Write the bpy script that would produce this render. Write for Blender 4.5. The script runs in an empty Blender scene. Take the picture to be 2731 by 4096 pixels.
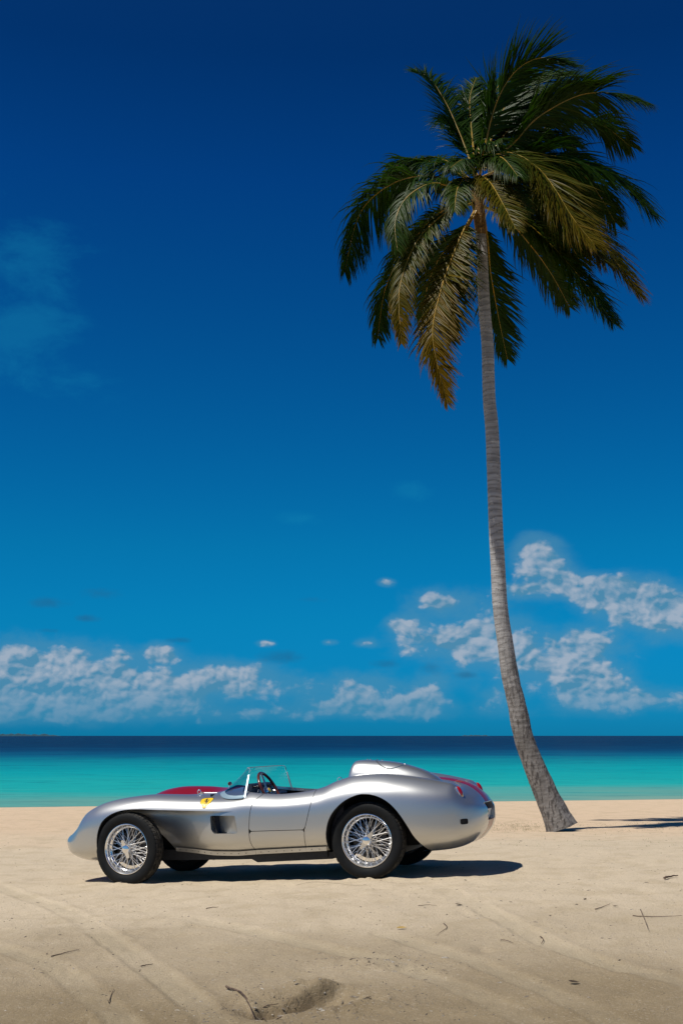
import bpy, math, random
import numpy as np
from mathutils import Vector, Matrix

random.seed(7); rng = np.random.default_rng(7)
R = math.radians
scene = bpy.context.scene
COL = scene.collection

# ------------------------------------------------------------------ camera
CAM_Z = 1.308
PITCH_CAM = math.atan(895.0 / 4800.0)
cam_data = bpy.data.cameras.new('camera')
cam = bpy.data.objects.new('camera', cam_data); COL.objects.link(cam)
cam.location = (0, 0, CAM_Z); cam.rotation_euler = (math.pi / 2 + PITCH_CAM, 0, 0)
cam_data.sensor_fit = 'VERTICAL'; cam_data.sensor_height = 36.0; cam_data.sensor_width = 24.0
cam_data.lens = 4800.0 / 4096.0 * 36.0
cam_data.clip_start = 0.05; cam_data.clip_end = 60000.0
scene.camera = cam

# ------------------------------------------------------------------ sun, exposure
SUN_EL, SUN_BACK = R(61.0), R(30.0)          # sun on the left, a little behind the camera
sd = Vector((-math.cos(SUN_EL) * math.cos(SUN_BACK), -math.cos(SUN_EL) * math.sin(SUN_BACK), math.sin(SUN_EL)))
sun_data = bpy.data.lights.new('sun', 'SUN'); sun_data.energy = 4.9; sun_data.angle = R(0.53)
sun_data.color = (1.0, 0.955, 0.88)
sun = bpy.data.objects.new('sun', sun_data); COL.objects.link(sun)
sun.rotation_euler = sd.to_track_quat('Z', 'Y').to_euler(); sun.location = (-20, -6, 40)
scene.view_settings.view_transform = 'Standard'; scene.view_settings.look = 'None'
scene.view_settings.exposure = 0.0; scene.view_settings.gamma = 1.0
scene.view_settings.use_curve_mapping = False

# ------------------------------------------------------------------ world: sky and clouds
class NT:
    """small helper to write node trees"""
    def __init__(s, tree): s.t = tree; s.t.nodes.clear()
    def n(s, typ, **kw):
        nd = s.t.nodes.new(typ)
        for k, v in kw.items(): setattr(nd, k, v)
        return nd
    def put(s, sock, v):
        if isinstance(v, bpy.types.NodeSocket): s.t.links.new(v, sock)
        elif v is not None: sock.default_value = v
    def math(s, op, a, b=None, c=None, clamp=False):
        nd = s.n('ShaderNodeMath', operation=op, use_clamp=clamp)
        s.put(nd.inputs[0], a); s.put(nd.inputs[1], b); s.put(nd.inputs[2], c)
        return nd.outputs[0]
    def vmath(s, op, a, b=None):
        nd = s.n('ShaderNodeVectorMath', operation=op); s.put(nd.inputs[0], a); s.put(nd.inputs[1], b)
        return nd.outputs['Value'] if op in ('LENGTH', 'DISTANCE', 'DOT_PRODUCT') else nd.outputs[0]
    def noise(s, vec, scale, detail=6, rough=.55, dist=0.0, lac=2.0):
        nd = s.n('ShaderNodeTexNoise'); s.put(nd.inputs['Vector'], vec)
        nd.inputs['Scale'].default_value = scale; nd.inputs['Detail'].default_value = detail
        nd.inputs['Roughness'].default_value = rough; nd.inputs['Distortion'].default_value = dist
        nd.inputs['Lacunarity'].default_value = lac
        return nd.outputs['Fac']
    def ramp(s, fac, stops, interp='LINEAR'):
        nd = s.n('ShaderNodeValToRGB'); s.put(nd.inputs[0], fac); cr = nd.color_ramp; cr.interpolation = interp
        while len(cr.elements) < len(stops): cr.elements.new(0.5)
        for e, (p, c) in zip(cr.elements, stops):
            e.position = p; e.color = (c, c, c, 1) if isinstance(c, (int, float)) else (*c, 1)
        return nd.outputs[0]
    def mix(s, f, a, b, blend='MIX'):
        nd = s.n('ShaderNodeMix', data_type='RGBA', blend_type=blend)
        s.put(nd.inputs[0], f)
        for sock, v in ((nd.inputs[6], a), (nd.inputs[7], b)):
            s.put(sock, v if isinstance(v, bpy.types.NodeSocket) else (*v, 1))
        return nd.outputs[2]
    def step(s, x, lo, hi):
        nd = s.n('ShaderNodeMapRange', interpolation_type='SMOOTHSTEP')
        s.put(nd.inputs[0], x); nd.inputs[1].default_value = lo; nd.inputs[2].default_value = hi
        return nd.outputs[0]

world = bpy.data.worlds.new('World'); scene.world = world; world.use_nodes = True
W = NT(world.node_tree)
sky = W.n('ShaderNodeTexSky', sky_type='NISHITA', sun_disc=False)
sky.sun_elevation = SUN_EL; sky.sun_rotation = math.atan2(sd.x, sd.y)
sky.altitude = 0; sky.air_density = 1.0; sky.dust_density = 0.25; sky.ozone_density = 3.0
geo = W.n('ShaderNodeNewGeometry'); dirv = W.vmath('SCALE', geo.outputs['Incoming']); dirv.node.inputs[3].default_value = -1.0
sep = W.n('ShaderNodeSeparateXYZ'); W.put(sep.inputs[0], W.vmath('NORMALIZE', dirv))
az = W.math('ARCTAN2', sep.outputs[0], sep.outputs[1]); el = W.math('ARCSINE', sep.outputs[2])
cmb = W.n('ShaderNodeCombineXYZ'); W.put(cmb.inputs[0], az); W.put(cmb.inputs[1], el)
AE = cmb.outputs[0]
# polarised, saturated tropical sky: the Nishita sky graded towards deep blue
grad = W.ramp(W.math('MULTIPLY', el, 2 / math.pi), [(0.0055, (.008, .33, .86)), (.059, (.006, .41, .76)), (.098, (.006, .42, .71)), (.198, (.006, .322, .64)), (.289, (.006, .235, .58)), (.35, (.006, .175, .44)), (.5, (.05, .20, .42)), (1.0, (.20, .31, .46))])
skyc = W.mix(1.0, sky.outputs[0], grad, 'MULTIPLY')
def px_ae(x, y):                              # where a spot of the sky lies, as azimuth and elevation
    a = (x * 1.7417 - 1365.5) / 4800; b = (2943 - y * 1.7417)
    th = PITCH_CAM; c = -(y * 1.7417 - 2048) / 4800
    d = Vector((a, math.cos(th) - c * math.sin(th), math.sin(th) + c * math.cos(th))).normalized()
    return math.atan2(d.x, d.y), math.asin(d.z)
def blobs(items, grow=1.0):
    tot = None
    for (x, y, sx, sy, amp) in items:
        a, e = px_ae(x, y)
        v = W.vmath('MULTIPLY', W.vmath('SUBTRACT', AE, (a, e, 0)), (4800 / (sx * 1.7417 * grow), 4800 / (sy * 1.7417 * grow), 0))
        l2 = W.vmath('DOT_PRODUCT', v, v)
        g = W.math('MULTIPLY', W.math('EXPONENT', W.math('MULTIPLY', l2, -1.0)), amp)
        tot = g if tot is None else W.math('ADD', tot, g)
    return tot
cum = blobs([(30, 1535, 70, 55, .75), (150, 1500, 80, 28, .6), (130, 1590, 170, 45, .85), (300, 1575, 110, 50, .75), (365, 1500, 36, 20, .8), (420, 1595, 90, 40, .65),
             (560, 1535, 60, 22, .55), (620, 1575, 110, 28, .75), (860, 1585, 90, 38, .75), (765, 1618, 60, 16, .7), (985, 1590, 35, 30, .7), (940, 1625, 80, 20, .6),
             (1010, 1475, 110, 28, .7), (1110, 1455, 75, 40, .8), (1200, 1510, 140, 45, .8), (1330, 1550, 75, 42, .85), (1370, 1595, 80, 35, .75), (1140, 1600, 40, 30, .55),
             (1215, 1255, 45, 26, .8), (1255, 1295, 55, 36, .85), (1325, 1345, 80, 28, .85), (1400, 1365, 70, 30, .75), (1490, 1385, 105, 45, .9), (1550, 1420, 90, 40, .8), (1335, 1470, 70, 26, .6),
             (1040, 1385, 95, 32, .75), (1200, 1358, 50, 14, .6), (920, 1435, 38, 18, .75), (885, 1337, 18, 9, .7), (1530, 1605, 80, 22, .65),
             (610, 1478, 18, 7, .6), (758, 1475, 16, 7, .6), (840, 1478, 22, 8, .55), (30, 1640, 200, 20, .45), (700, 1640, 500, 16, .42), (200, 1560, 300, 75, .25)], 1.15)
wisp = blobs([(60, 560, 150, 130, .7), (50, 770, 130, 100, .85), (935, 1125, 60, 28, .7), (690, 1190, 60, 18, .6), (780, 1150, 50, 10, .4), (200, 900, 160, 60, .25)])
dark = blobs([(110, 1385, 55, 16, .8), (230, 1360, 55, 18, .6), (195, 1420, 32, 10, .8), (410, 1470, 40, 9, .8), (115, 1448, 30, 8, .7), (640, 1510, 90, 18, .7), (880, 1525, 50, 14, .7), (985, 1535, 36, 18, .6), (1075, 1550, 36, 10, .7), (720, 1378, 45, 10, .4), (1150, 1395, 130, 18, .35)])
warp = W.n('ShaderNodeTexNoise'); W.put(warp.inputs['Vector'], AE); warp.inputs['Scale'].default_value = 22; warp.inputs['Detail'].default_value = 3
AEw = W.vmath('ADD', AE, W.vmath('MULTIPLY', W.vmath('SUBTRACT', warp.outputs['Color'], (.5, .5, .5)), (.02, .012, 0)))
vs = W.vmath('MULTIPLY', AEw, (1.0, 1.25, 0))
def billow(vec):                              # heaped, cauliflower-like lumps
    r = None
    for sc_, wt in ((30, .55), (66, .3), (150, .15)):
        vo = W.n('ShaderNodeTexVoronoi', feature='SMOOTH_F1', voronoi_dimensions='2D'); W.put(vo.inputs['Vector'], vec); vo.inputs['Scale'].default_value = sc_; vo.inputs['Smoothness'].default_value = .35
        t = W.math('MULTIPLY', W.math('SUBTRACT', 1.0, vo.outputs['Distance']), wt)
        r = t if r is None else W.math('ADD', r, t)
    return r
wf = W.n('ShaderNodeTexNoise'); W.put(wf.inputs['Vector'], AE); wf.inputs['Scale'].default_value = 110; wf.inputs['Detail'].default_value = 4
vs = W.vmath('ADD', vs, W.vmath('MULTIPLY', W.vmath('SUBTRACT', wf.outputs['Color'], (.5, .5, .5)), (.008, .006, 0)))
n1 = billow(vs); n2 = billow(W.vmath('ADD', vs, (-.0022, .0034, 0)))
behind = W.step(W.math('ABSOLUTE', az), .75, 1.4)          # scattered cloud carried on out of view, added to whiten the car's reflections
ring = W.math('MULTIPLY', behind, W.math('MULTIPLY', W.step(el, .42, .16), .52))
cum = W.math('ADD', W.math('MULTIPLY', cum, 1.22), ring)
nlow = W.noise(W.vmath('MULTIPLY', AEw, (1.0, 1.5, 0)), 23, 8, .6)
nl2 = W.noise(W.vmath('ADD', W.vmath('MULTIPLY', AEw, (1.0, 1.5, 0)), (-.005, .011, 0)), 23, 6, .6)
lowfade = W.step(el, .004, .05)
base = W.vmath('SCALE', skyc); base.node.inputs[3].default_value = 0.1
nz = W.math('MULTIPLY', W.math('SUBTRACT', nlow, .5), 1.7)
there = W.step(cum, .06, .34)
veil = W.math('MULTIPLY', there, W.step(W.math('ADD', nz, cum), .05, .80))
colv = W.mix(W.math('MULTIPLY', veil, W.math('ADD', .26, W.math('MULTIPLY', lowfade, .22))), base, (.085, .27, .42))
dens = W.step(W.math('ADD', W.math('ADD', W.math('MULTIPLY', nz, 1.25), W.math('MULTIPLY', W.math('SUBTRACT', n1, .66), 1.25)), cum), .52, .95)
dens = W.math('MULTIPLY', dens, there)
shade = W.math('ADD', W.math('MULTIPLY', W.math('ADD', W.math('SUBTRACT', n1, n2), W.math('MULTIPLY', W.math('SUBTRACT', nlow, nl2), .9)), 3.6), .46, clamp=True)
lit = W.mix(shade, (.08, .25, .40), (.42, .47, .55))
lit = W.mix(lowfade, W.mix(.6, lit, (.03, .25, .42)), lit)
col1 = W.mix(W.math('MULTIPLY', dens, W.math('ADD', .35, W.math('MULTIPLY', lowfade, .42))), colv, lit)
dn = W.math('MULTIPLY', W.step(dark, .05, .3), W.step(W.math('ADD', nz, dark), .25, .95))
col2 = W.mix(W.math('MULTIPLY', dn, .6), col1, (.015, .13, .28))
nw = W.noise(W.vmath('MULTIPLY', AEw, (1.0, 1.7, 0)), 13, 8, .66, 0.25)
wn = W.math('MULTIPLY', W.step(wisp, .04, .3), W.step(W.math('ADD', W.math('MULTIPLY', W.math('SUBTRACT', nw, .5), 2.2), wisp), .22, 1.0))
col3 = W.mix(W.math('MULTIPLY', wn, .24), col2, (.01, .27, .47))
bg = W.n('ShaderNodeBackground'); W.put(bg.inputs[0], col3); bg.inputs[1].default_value = 1.0
out = W.n('ShaderNodeOutputWorld'); W.t.links.new(bg.outputs[0], out.inputs[0])

# ------------------------------------------------------------------ materials
def mat(name, color=(.5, .5, .5), rough=.5, metal=0.0, build=None, **kw):
    m = bpy.data.materials.new(name); m.use_nodes = True
    T = NT(m.node_tree)
    o = T.n('ShaderNodeOutputMaterial'); p = T.n('ShaderNodeBsdfPrincipled')
    T.t.links.new(p.outputs[0], o.inputs[0])
    p.inputs['Base Color'].default_value = (*color, 1); p.inputs['Roughness'].default_value = rough
    p.inputs['Metallic'].default_value = metal
    for k, v in kw.items(): p.inputs[k.replace('_', ' ')].default_value = v
    if build: build(T, p, o)
    return m
def tc(T, kind='Object'): return T.n('ShaderNodeTexCoord').outputs[kind]
def bump(T, p, h, strength, dist):
    b = T.n('ShaderNodeBump'); T.put(b.inputs['Height'], h); b.inputs['Strength'].default_value = strength; b.inputs['Distance'].default_value = dist
    T.t.links.new(b.outputs[0], p.inputs['Normal'])
def vary(scale, a, b, rough_var=None, bmp=None):
    def f(T, p, o):
        c = tc(T); n = T.noise(c, scale, 5)
        T.put(p.inputs['Base Color'], T.mix(T.step(n, .35, .65), a, b))
        if rough_var: T.put(p.inputs['Roughness'], T.ramp(n, [(.3, rough_var[0]), (.7, rough_var[1])]))
        if bmp: bump(T, p, T.noise(c, bmp[0], 4), bmp[1], bmp[2])
    return f
M = {}
def paint_dust(base, dusty):
    def f(T, p, o):
        c = tc(T); s = T.n('ShaderNodeSeparateXYZ'); T.put(s.inputs[0], c)
        low = T.math('MULTIPLY', T.step(s.outputs[2], .36, .22), T.step(T.noise(c, 9, 6), .35, .75))
        spk = T.math('MULTIPLY', T.step(T.noise(c, 120, 2), .72, .76), T.step(s.outputs[2], .62, .3))
        f_ = T.math('ADD', T.math('MULTIPLY', low, .35), T.math('MULTIPLY', spk, .5), clamp=True)
        T.put(p.inputs['Base Color'], T.mix(f_, base, dusty))
        T.put(p.inputs['Roughness'], T.math('ADD', .39, T.math('MULTIPLY', f_, .35)))
    return f
M['silver'] = mat('silver_paint', metal=.90, rough=.40, build=paint_dust((.535, .54, .53), (.42, .37, .29)), Coat_Weight=.9, Coat_Roughness=.03)
M['red'] = mat('dark_red_paint', (.21, .002, .004), .45, .0, Coat_Weight=.8, Coat_Roughness=.02, Coat_IOR=1.45, Specular_IOR_Level=.15)
M['maroon'] = mat('maroon_paint', (.05, .004, .008), .45)
M['chrome'] = mat('chrome', (.86, .86, .86), .16, .92)
M['spoke'] = mat('chromed_spokes', (.80, .80, .80), .28, .72)
M['alu'] = mat('brushed_aluminium', metal=1.0, build=vary(30, (.55, .56, .57), (.68, .68, .68), (.25, .4)))
M['rubber'] = mat('tyre_rubber', rough=.7, build=vary(14, (.006, .007, .008), (.010, .0105, .0105), (.55, .8), (90, .15, .002)), Specular_IOR_Level=.18)
M['tread'] = mat('dusty_tread', rough=.85, build=vary(30, (.016, .016, .016), (.060, .056, .048), (.7, .95)), Specular_IOR_Level=.15)
M['black'] = mat('black_metal', rough=.6, build=vary(12, (.010, .010, .011), (.02, .02, .02)))
M['liner'] = mat('dark_liner', (.008, .008, .009), .95)
M['navy'] = mat('navy_leather', rough=.45, build=vary(25, (.010, .014, .03), (.016, .022, .045), (.35, .55), (200, .2, .002)))
M['wood'] = mat('mahogany', rough=.22, build=vary(18, (.13, .03, .012), (.06, .012, .006)), Coat_Weight=.8)
M['lens'] = mat('red_lens', (.30, .004, .004), .12, Coat_Weight=1.0)
M['amber'] = mat('clear_lens', (.55, .42, .26), .15, Coat_Weight=1.0)
M['yellow'] = mat('shield_yellow', (.78, .50, .012), .35)
M['ink'] = mat('black_print', (.01, .01, .01), .5)
M['white'] = mat('plate_white', (.72, .72, .70), .4)
M['teal'] = mat('plate_teal', (.02, .22, .22), .4)
M['drum'] = mat('brake_drum', rough=.55, metal=.6, build=vary(20, (.03, .03, .032), (.07, .065, .06)))
M['headlamp'] = mat('headlamp_glass', (.16, .165, .17), .5, .2)
def glass_build(T, p, o):
    tr = T.n('ShaderNodeBsdfTransparent'); tr.inputs[0].default_value = (.88, .95, .97, 1)
    gl = T.n('ShaderNodeBsdfGlossy'); gl.inputs['Roughness'].default_value = .02
    fr = T.n('ShaderNodeFresnel'); fr.inputs[0].default_value = 1.5
    mx = T.n('ShaderNodeMixShader'); T.put(mx.inputs[0], T.math('MULTIPLY', fr.outputs[0], .32, clamp=True))
    T.t.links.new(tr.outputs[0], mx.inputs[1]); T.t.links.new(gl.outputs[0], mx.inputs[2]); T.t.links.new(mx.outputs[0], o.inputs[0])
M['glass'] = mat('perspex', build=glass_build)
M['clear_strip'] = mat('polished_strip', (.26, .36, .42), .35, .25)

# ------------------------------------------------------------------ mesh helpers
def tag(o, label=None, cat=None, group=None, kind=None):
    if label: o['label'] = label
    if cat: o['category'] = cat
    if group: o['group'] = group
    if kind: o['kind'] = kind
    return o
def mesh(name, V, F, m, parent=None, smooth=True, angle=None):
    me = bpy.data.meshes.new(name); me.from_pydata([tuple(map(float, v)) for v in V], [], [tuple(map(int, f)) for f in F]); me.update()
    if smooth: me.polygons.foreach_set('use_smooth', [True] * len(me.polygons))
    if angle: me.set_sharp_from_angle(angle=R(angle))
    if m: me.materials.append(m)
    o = bpy.data.objects.new(name, me); COL.objects.link(o)
    if parent: o.parent = parent
    return o
def empty(name, loc=(0, 0, 0), rot=(0, 0, 0), parent=None):
    o = bpy.data.objects.new(name, None); COL.objects.link(o); o.location = loc; o.rotation_euler = rot
    o.empty_display_size = .2
    if parent: o.parent = parent
    return o
class MB:
    def __init__(s): s.V = []; s.F = []
    def add(s, V, F):
        b = len(s.V); s.V += [tuple(v) for v in V]; s.F += [tuple(b + i for i in f) for f in F]; return s
    def box(s, x0, x1, y0, y1, z0, z1):
        return s.add([(x, y, z) for x in (x0, x1) for y in (y0, y1) for z in (z0, z1)],
                     [(0, 1, 3, 2), (4, 6, 7, 5), (0, 4, 5, 1), (2, 3, 7, 6), (0, 2, 6, 4), (1, 5, 7, 3)])
    def tube(s, pts, rad, n=8, cap=True, closed=False):
        pts = [Vector(p) for p in pts]; m = len(pts)
        if not hasattr(rad, '__len__'): rad = [rad] * m
        up = Vector((.13, .21, 1)).normalized(); V = []; prev = None
        for i, p in enumerate(pts):
            a = pts[(i - 1) % m] if (closed or i > 0) else p
            b = pts[(i + 1) % m] if (closed or i < m - 1) else p
            t = (b - a).normalized()
            u = (prev - t * prev.dot(t)) if prev is not None else t.cross(up)
            if u.length < 1e-6: u = t.orthogonal()
            u.normalize(); prev = u; w = t.cross(u)
            for k in range(n):
                an = 2 * math.pi * k / n; V.append(p + (u * math.cos(an) + w * math.sin(an)) * rad[i])
        F = [(i * n + k, i * n + (k + 1) % n, (i + 1) * n + (k + 1) % n, (i + 1) * n + k) for i in range(m - 1) for k in range(n)]
        if closed: F += [((m - 1) * n + k, (m - 1) * n + (k + 1) % n, (k + 1) % n, k) for k in range(n)]
        elif cap: F += [tuple(range(n))[::-1], tuple((m - 1) * n + k for k in range(n))]
        return s.add(V, F)
    def lathe(s, prof, n=64, cap0=False, cap1=False):          # profile of (radius, y), turned about the y axis
        V = []; m = len(prof)
        for k in range(n):
            a = 2 * math.pi * k / n
            V += [(r * math.cos(a), y, r * math.sin(a)) for r, y in prof]
        F = [(k * m + i, k * m + i + 1, ((k + 1) % n) * m + i + 1, ((k + 1) % n) * m + i) for k in range(n) for i in range(m - 1)]
        if cap0: F.append(tuple(k * m for k in range(n)))
        if cap1: F.append(tuple(k * m + m - 1 for k in range(n))[::-1])
        return s.add(V, F)
    def ball(s, c, r, n=10, sc=(1, 1, 1)):
        m = n // 2 + 1; V = []
        for i in range(m):
            th = math.pi * i / (m - 1)
            for k in range(n):
                a = 2 * math.pi * k / n
                V.append((c[0] + r * sc[0] * math.sin(th) * math.cos(a), c[1] + r * sc[1] * math.sin(th) * math.sin(a), c[2] + r * sc[2] * math.cos(th)))
        F = [(i * n + k, (i + 1) * n + k, (i + 1) * n + (k + 1) % n, i * n + (k + 1) % n) for i in range(m - 1) for k in range(n)]
        return s.add(V, F)
    def prism(s, poly, axis, a, b):                             # polygon in the two other axes, extruded a..b
        n = len(poly); V = []
        for t in (a, b):
            for p in poly:
                V.append({'x': (t, p[0], p[1]), 'y': (p[0], t, p[1]), 'z': (p[0], p[1], t)}[axis])
        F = [tuple(range(n)), tuple(range(2 * n - 1, n - 1, -1))] + [(i, n + i, n + (i + 1) % n, (i + 1) % n) for i in range(n)]
        return s.add(V, F)
    def build(s, name, m, parent=None, smooth=True, angle=40):
        return mesh(name, s.V, s.F, m, parent, smooth, angle)

def vhash(xi, yi, seed):
    h = (xi.astype(np.int64) * 374761393 + yi.astype(np.int64) * 668265263 + seed * 974634547) & 0xffffffff
    h = ((h ^ (h >> 13)) * 1274126177) & 0xffffffff
    return ((h ^ (h >> 16)) & 0xffff) / 32767.5 - 1.0
def vnoise(x, y, seed=0):
    xi, yi = np.floor(x), np.floor(y); fx, fy = x - xi, y - yi
    sx, sy = fx * fx * fx * (fx * (fx * 6 - 15) + 10), fy * fy * fy * (fy * (fy * 6 - 15) + 10)
    a, b, c, d = vhash(xi, yi, seed), vhash(xi + 1, yi, seed), vhash(xi, yi + 1, seed), vhash(xi + 1, yi + 1, seed)
    return (a * (1 - sx) + b * sx) * (1 - sy) + (c * (1 - sx) + d * sx) * sy
def fbm(x, y, oct=4, seed=0, gain=.5):
    t = 0; a = 1.0
    for o in range(oct):
        t = t + a * vnoise(x * 2 ** o + 17.3 * o, y * 2 ** o - 9.1 * o, seed + o); a *= gain
    return t
def sstep(a, b, x):
    t = np.clip((np.asarray(x, float) - a) / (b - a), 0, 1); return t * t * (3 - 2 * t)
def pchip(keys, x):
    k = np.array(keys, float); X, Y = k[:, 0], k[:, 1]; h = np.diff(X); d = np.diff(Y) / h
    m = np.zeros(len(X)); m[0], m[-1] = d[0], d[-1]
    for i in range(1, len(X) - 1):
        if d[i - 1] * d[i] > 0:
            w1, w2 = 2 * h[i] + h[i - 1], h[i] + 2 * h[i - 1]; m[i] = (w1 + w2) / (w1 / d[i - 1] + w2 / d[i])
    x = np.clip(np.asarray(x, float), X[0], X[-1]); i = np.clip(np.searchsorted(X, x) - 1, 0, len(h) - 1)
    t = (x - X[i]) / h[i]
    return ((1 + 2 * t) * (1 - t) ** 2) * Y[i] + t * (1 - t) ** 2 * h[i] * m[i] + t * t * (3 - 2 * t) * Y[i + 1] + t * t * (t - 1) * h[i] * m[i + 1]
def catmull(P, t):
    P = np.array(P, float); n = len(P); i = np.clip(np.floor(t).astype(int), 0, n - 2); f = (t - i)[:, None]
    Q = lambda j: P[np.clip(j, 0, n - 1)]
    p0, p1, p2, p3 = Q(i - 1), Q(i), Q(i + 1), Q(i + 2)
    return .5 * (2 * p1 + (p2 - p0) * f + (2 * p0 - 5 * p1 + 4 * p2 - p3) * f * f + (3 * p1 - p0 - 3 * p2 + p3) * f ** 3)
def poly_sd(poly, X, Y):
    """signed distance to a polygon, positive inside"""
    P = np.array(poly, float); D = np.full(X.shape, 1e9); ins = np.zeros(X.shape, bool)
    for (x0, y0), (x1, y1) in zip(P, np.roll(P, -1, 0)):
        ex, ey = x1 - x0, y1 - y0; L = ex * ex + ey * ey + 1e-12
        t = np.clip(((X - x0) * ex + (Y - y0) * ey) / L, 0, 1)
        D = np.minimum(D, (X - x0 - t * ex) ** 2 + (Y - y0 - t * ey) ** 2)
        c = ((y0 > Y) != (y1 > Y)); xi = x0 + (Y - y0) / (ey if abs(ey) > 1e-12 else 1e-12) * ex
        ins ^= c & (X < xi)
    D = np.sqrt(D); return np.where(ins, D, -D)
def clip(V, F, g):
    """keep the part of a mesh where g > 0; returns vertices, faces and the cut edges"""
    V = np.asarray(V, float); g = np.where(np.abs(g) < 1e-7, 1e-7, g)
    NV = [v for v in V]; cache = {}; out = []; cuts = []
    pos = g > 0
    for f in F:
        k = [pos[i] for i in f]
        if all(k): out.append(tuple(f)); continue
        if not any(k): continue
        nf = []; cv = []
        for a, b in zip(f, tuple(f[1:]) + (f[0],)):
            if pos[a]: nf.append(a)
            if pos[a] != pos[b]:
                key = (min(a, b), max(a, b))
                if key not in cache:
                    t = g[a] / (g[a] - g[b]); cache[key] = len(NV); NV.append(V[a] + (V[b] - V[a]) * t)
                nf.append(cache[key]); cv.append(cache[key])
        if len(nf) >= 3: out.append(tuple(nf))
        if len(cv) == 2: cuts.append((cv[0], cv[1]))
    return np.array(NV), out, cuts
def compact(V, F, weld=None):
    V = np.asarray(V)
    if weld:
        key = {}; mp = np.zeros(len(V), int)
        for i, v in enumerate(np.round(V / weld).astype(int)): mp[i] = key.setdefault(tuple(v), i)
        G = []
        for f in F:
            h = []
            for i in f:
                j = mp[i]
                if not h or h[-1] != j: h.append(j)
            if len(h) > 1 and h[0] == h[-1]: h.pop()
            if len(h) >= 3 and len(set(h)) == len(h): G.append(tuple(h))
        F = G
    used = sorted({i for f in F for i in f}); mp = {i: k for k, i in enumerate(used)}
    return V[used], [tuple(mp[i] for i in f) for f in F]
def flange(V, cuts, off):
    """a strip from cut edges, each end moved by off(v)"""
    mb = MB(); idx = {}; VV = []; FF = []
    for a, b in cuts:
        for i in (a, b):
            if i not in idx: idx[i] = len(VV); VV += [V[i], V[i] + np.array(off(V[i]))]
        FF.append((idx[b], idx[a], idx[a] + 1, idx[b] + 1))
    return VV, FF

# ------------------------------------------------------------------ the ground
CARLOC = np.array([-.672, 11.965, 0.0]); YAW, PITCH, ROLL = R(17.39), R(3.29), R(-.05)
def at(px, py, Y):                             # display pixel of the photograph (1568 wide) -> point at depth Y
    a = (px * 1.7417 - 1365.5) / 4800; b = -(py * 1.7417 - 2048) / 4800
    d = np.array([a, math.cos(PITCH_CAM) - b * math.sin(PITCH_CAM), math.sin(PITCH_CAM) + b * math.cos(PITCH_CAM)])
    return np.array([0, 0, CAM_Z]) + d * (Y / d[1])
SEA_Z = -.44
def ground_base(x, y):
    yy = y - .22 * (x - .6) * sstep(16, 30, y)
    z = pchip([(-90, 1.2), (-20, .15), (0, 0), (12, 0), (18, -.06), (24, -.17), (32.6, SEA_Z), (42, -1.3), (60, -3), (200, -4)], yy)
    dx, dy = x - CARLOC[0], y - CARLOC[1]
    s = dx * math.cos(YAW) - dy * math.sin(YAW)
    S = 1.9 * np.tanh(s / 1.9 * (1 + .18 * (s / 1.9) ** 2))
    z = z + math.tan(PITCH) * S * np.exp(-(dy / 4.2) ** 4) * np.exp(-(dx / 9.0) ** 4)
    return z
def hit(px, py):                               # where a ray meets the sand
    lo, hi = 3.0, 34.0
    for _ in range(50):
        m = (lo + hi) / 2; p = at(px, py, m)
        if p[2] > ground_base(np.array(p[0]), np.array(p[1])): lo = m
        else: hi = m
    p = at(px, py, lo); return p
tracks = [([(-60, 2010), (0, 2038), (130, 2085), (250, 2160), (330, 2215), (420, 2280), (500, 2352), (560, 2420)], .17, .012),
          ([(-60, 2160), (0, 2180), (120, 2220), (230, 2300), (290, 2352), (320, 2400)], .16, .010),
          ([(280, 2090), (420, 2108), (560, 2135), (700, 2165), (870, 2205), (1050, 2262), (1240, 2352), (1300, 2400)], .17, .010),
          ([(880, 2140), (1100, 2210), (1250, 2270), (1400, 2340), (1480, 2400)], .16, .010),
          ([(1000, 2035), (1120, 2090), (1250, 2160), (1400, 2212), (1520, 2245), (1640, 2275)], .17, .010)]
TR = []
for pts, wdt, dep in tracks:
    P = np.array([hit(*p)[:2] for p in pts]); TR.append((catmull(P, np.linspace(0, len(P) - 1, len(P) * 6)), wdt, dep))
dig = [hit(690, 2300), hit(700, 2276), hit(820, 2310), hit(600, 2320), hit(1110, 2178), hit(345, 2140), hit(880, 2212)]
TRENCH = (hit(572, 2316)[:2], hit(768, 2272)[:2])
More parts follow.
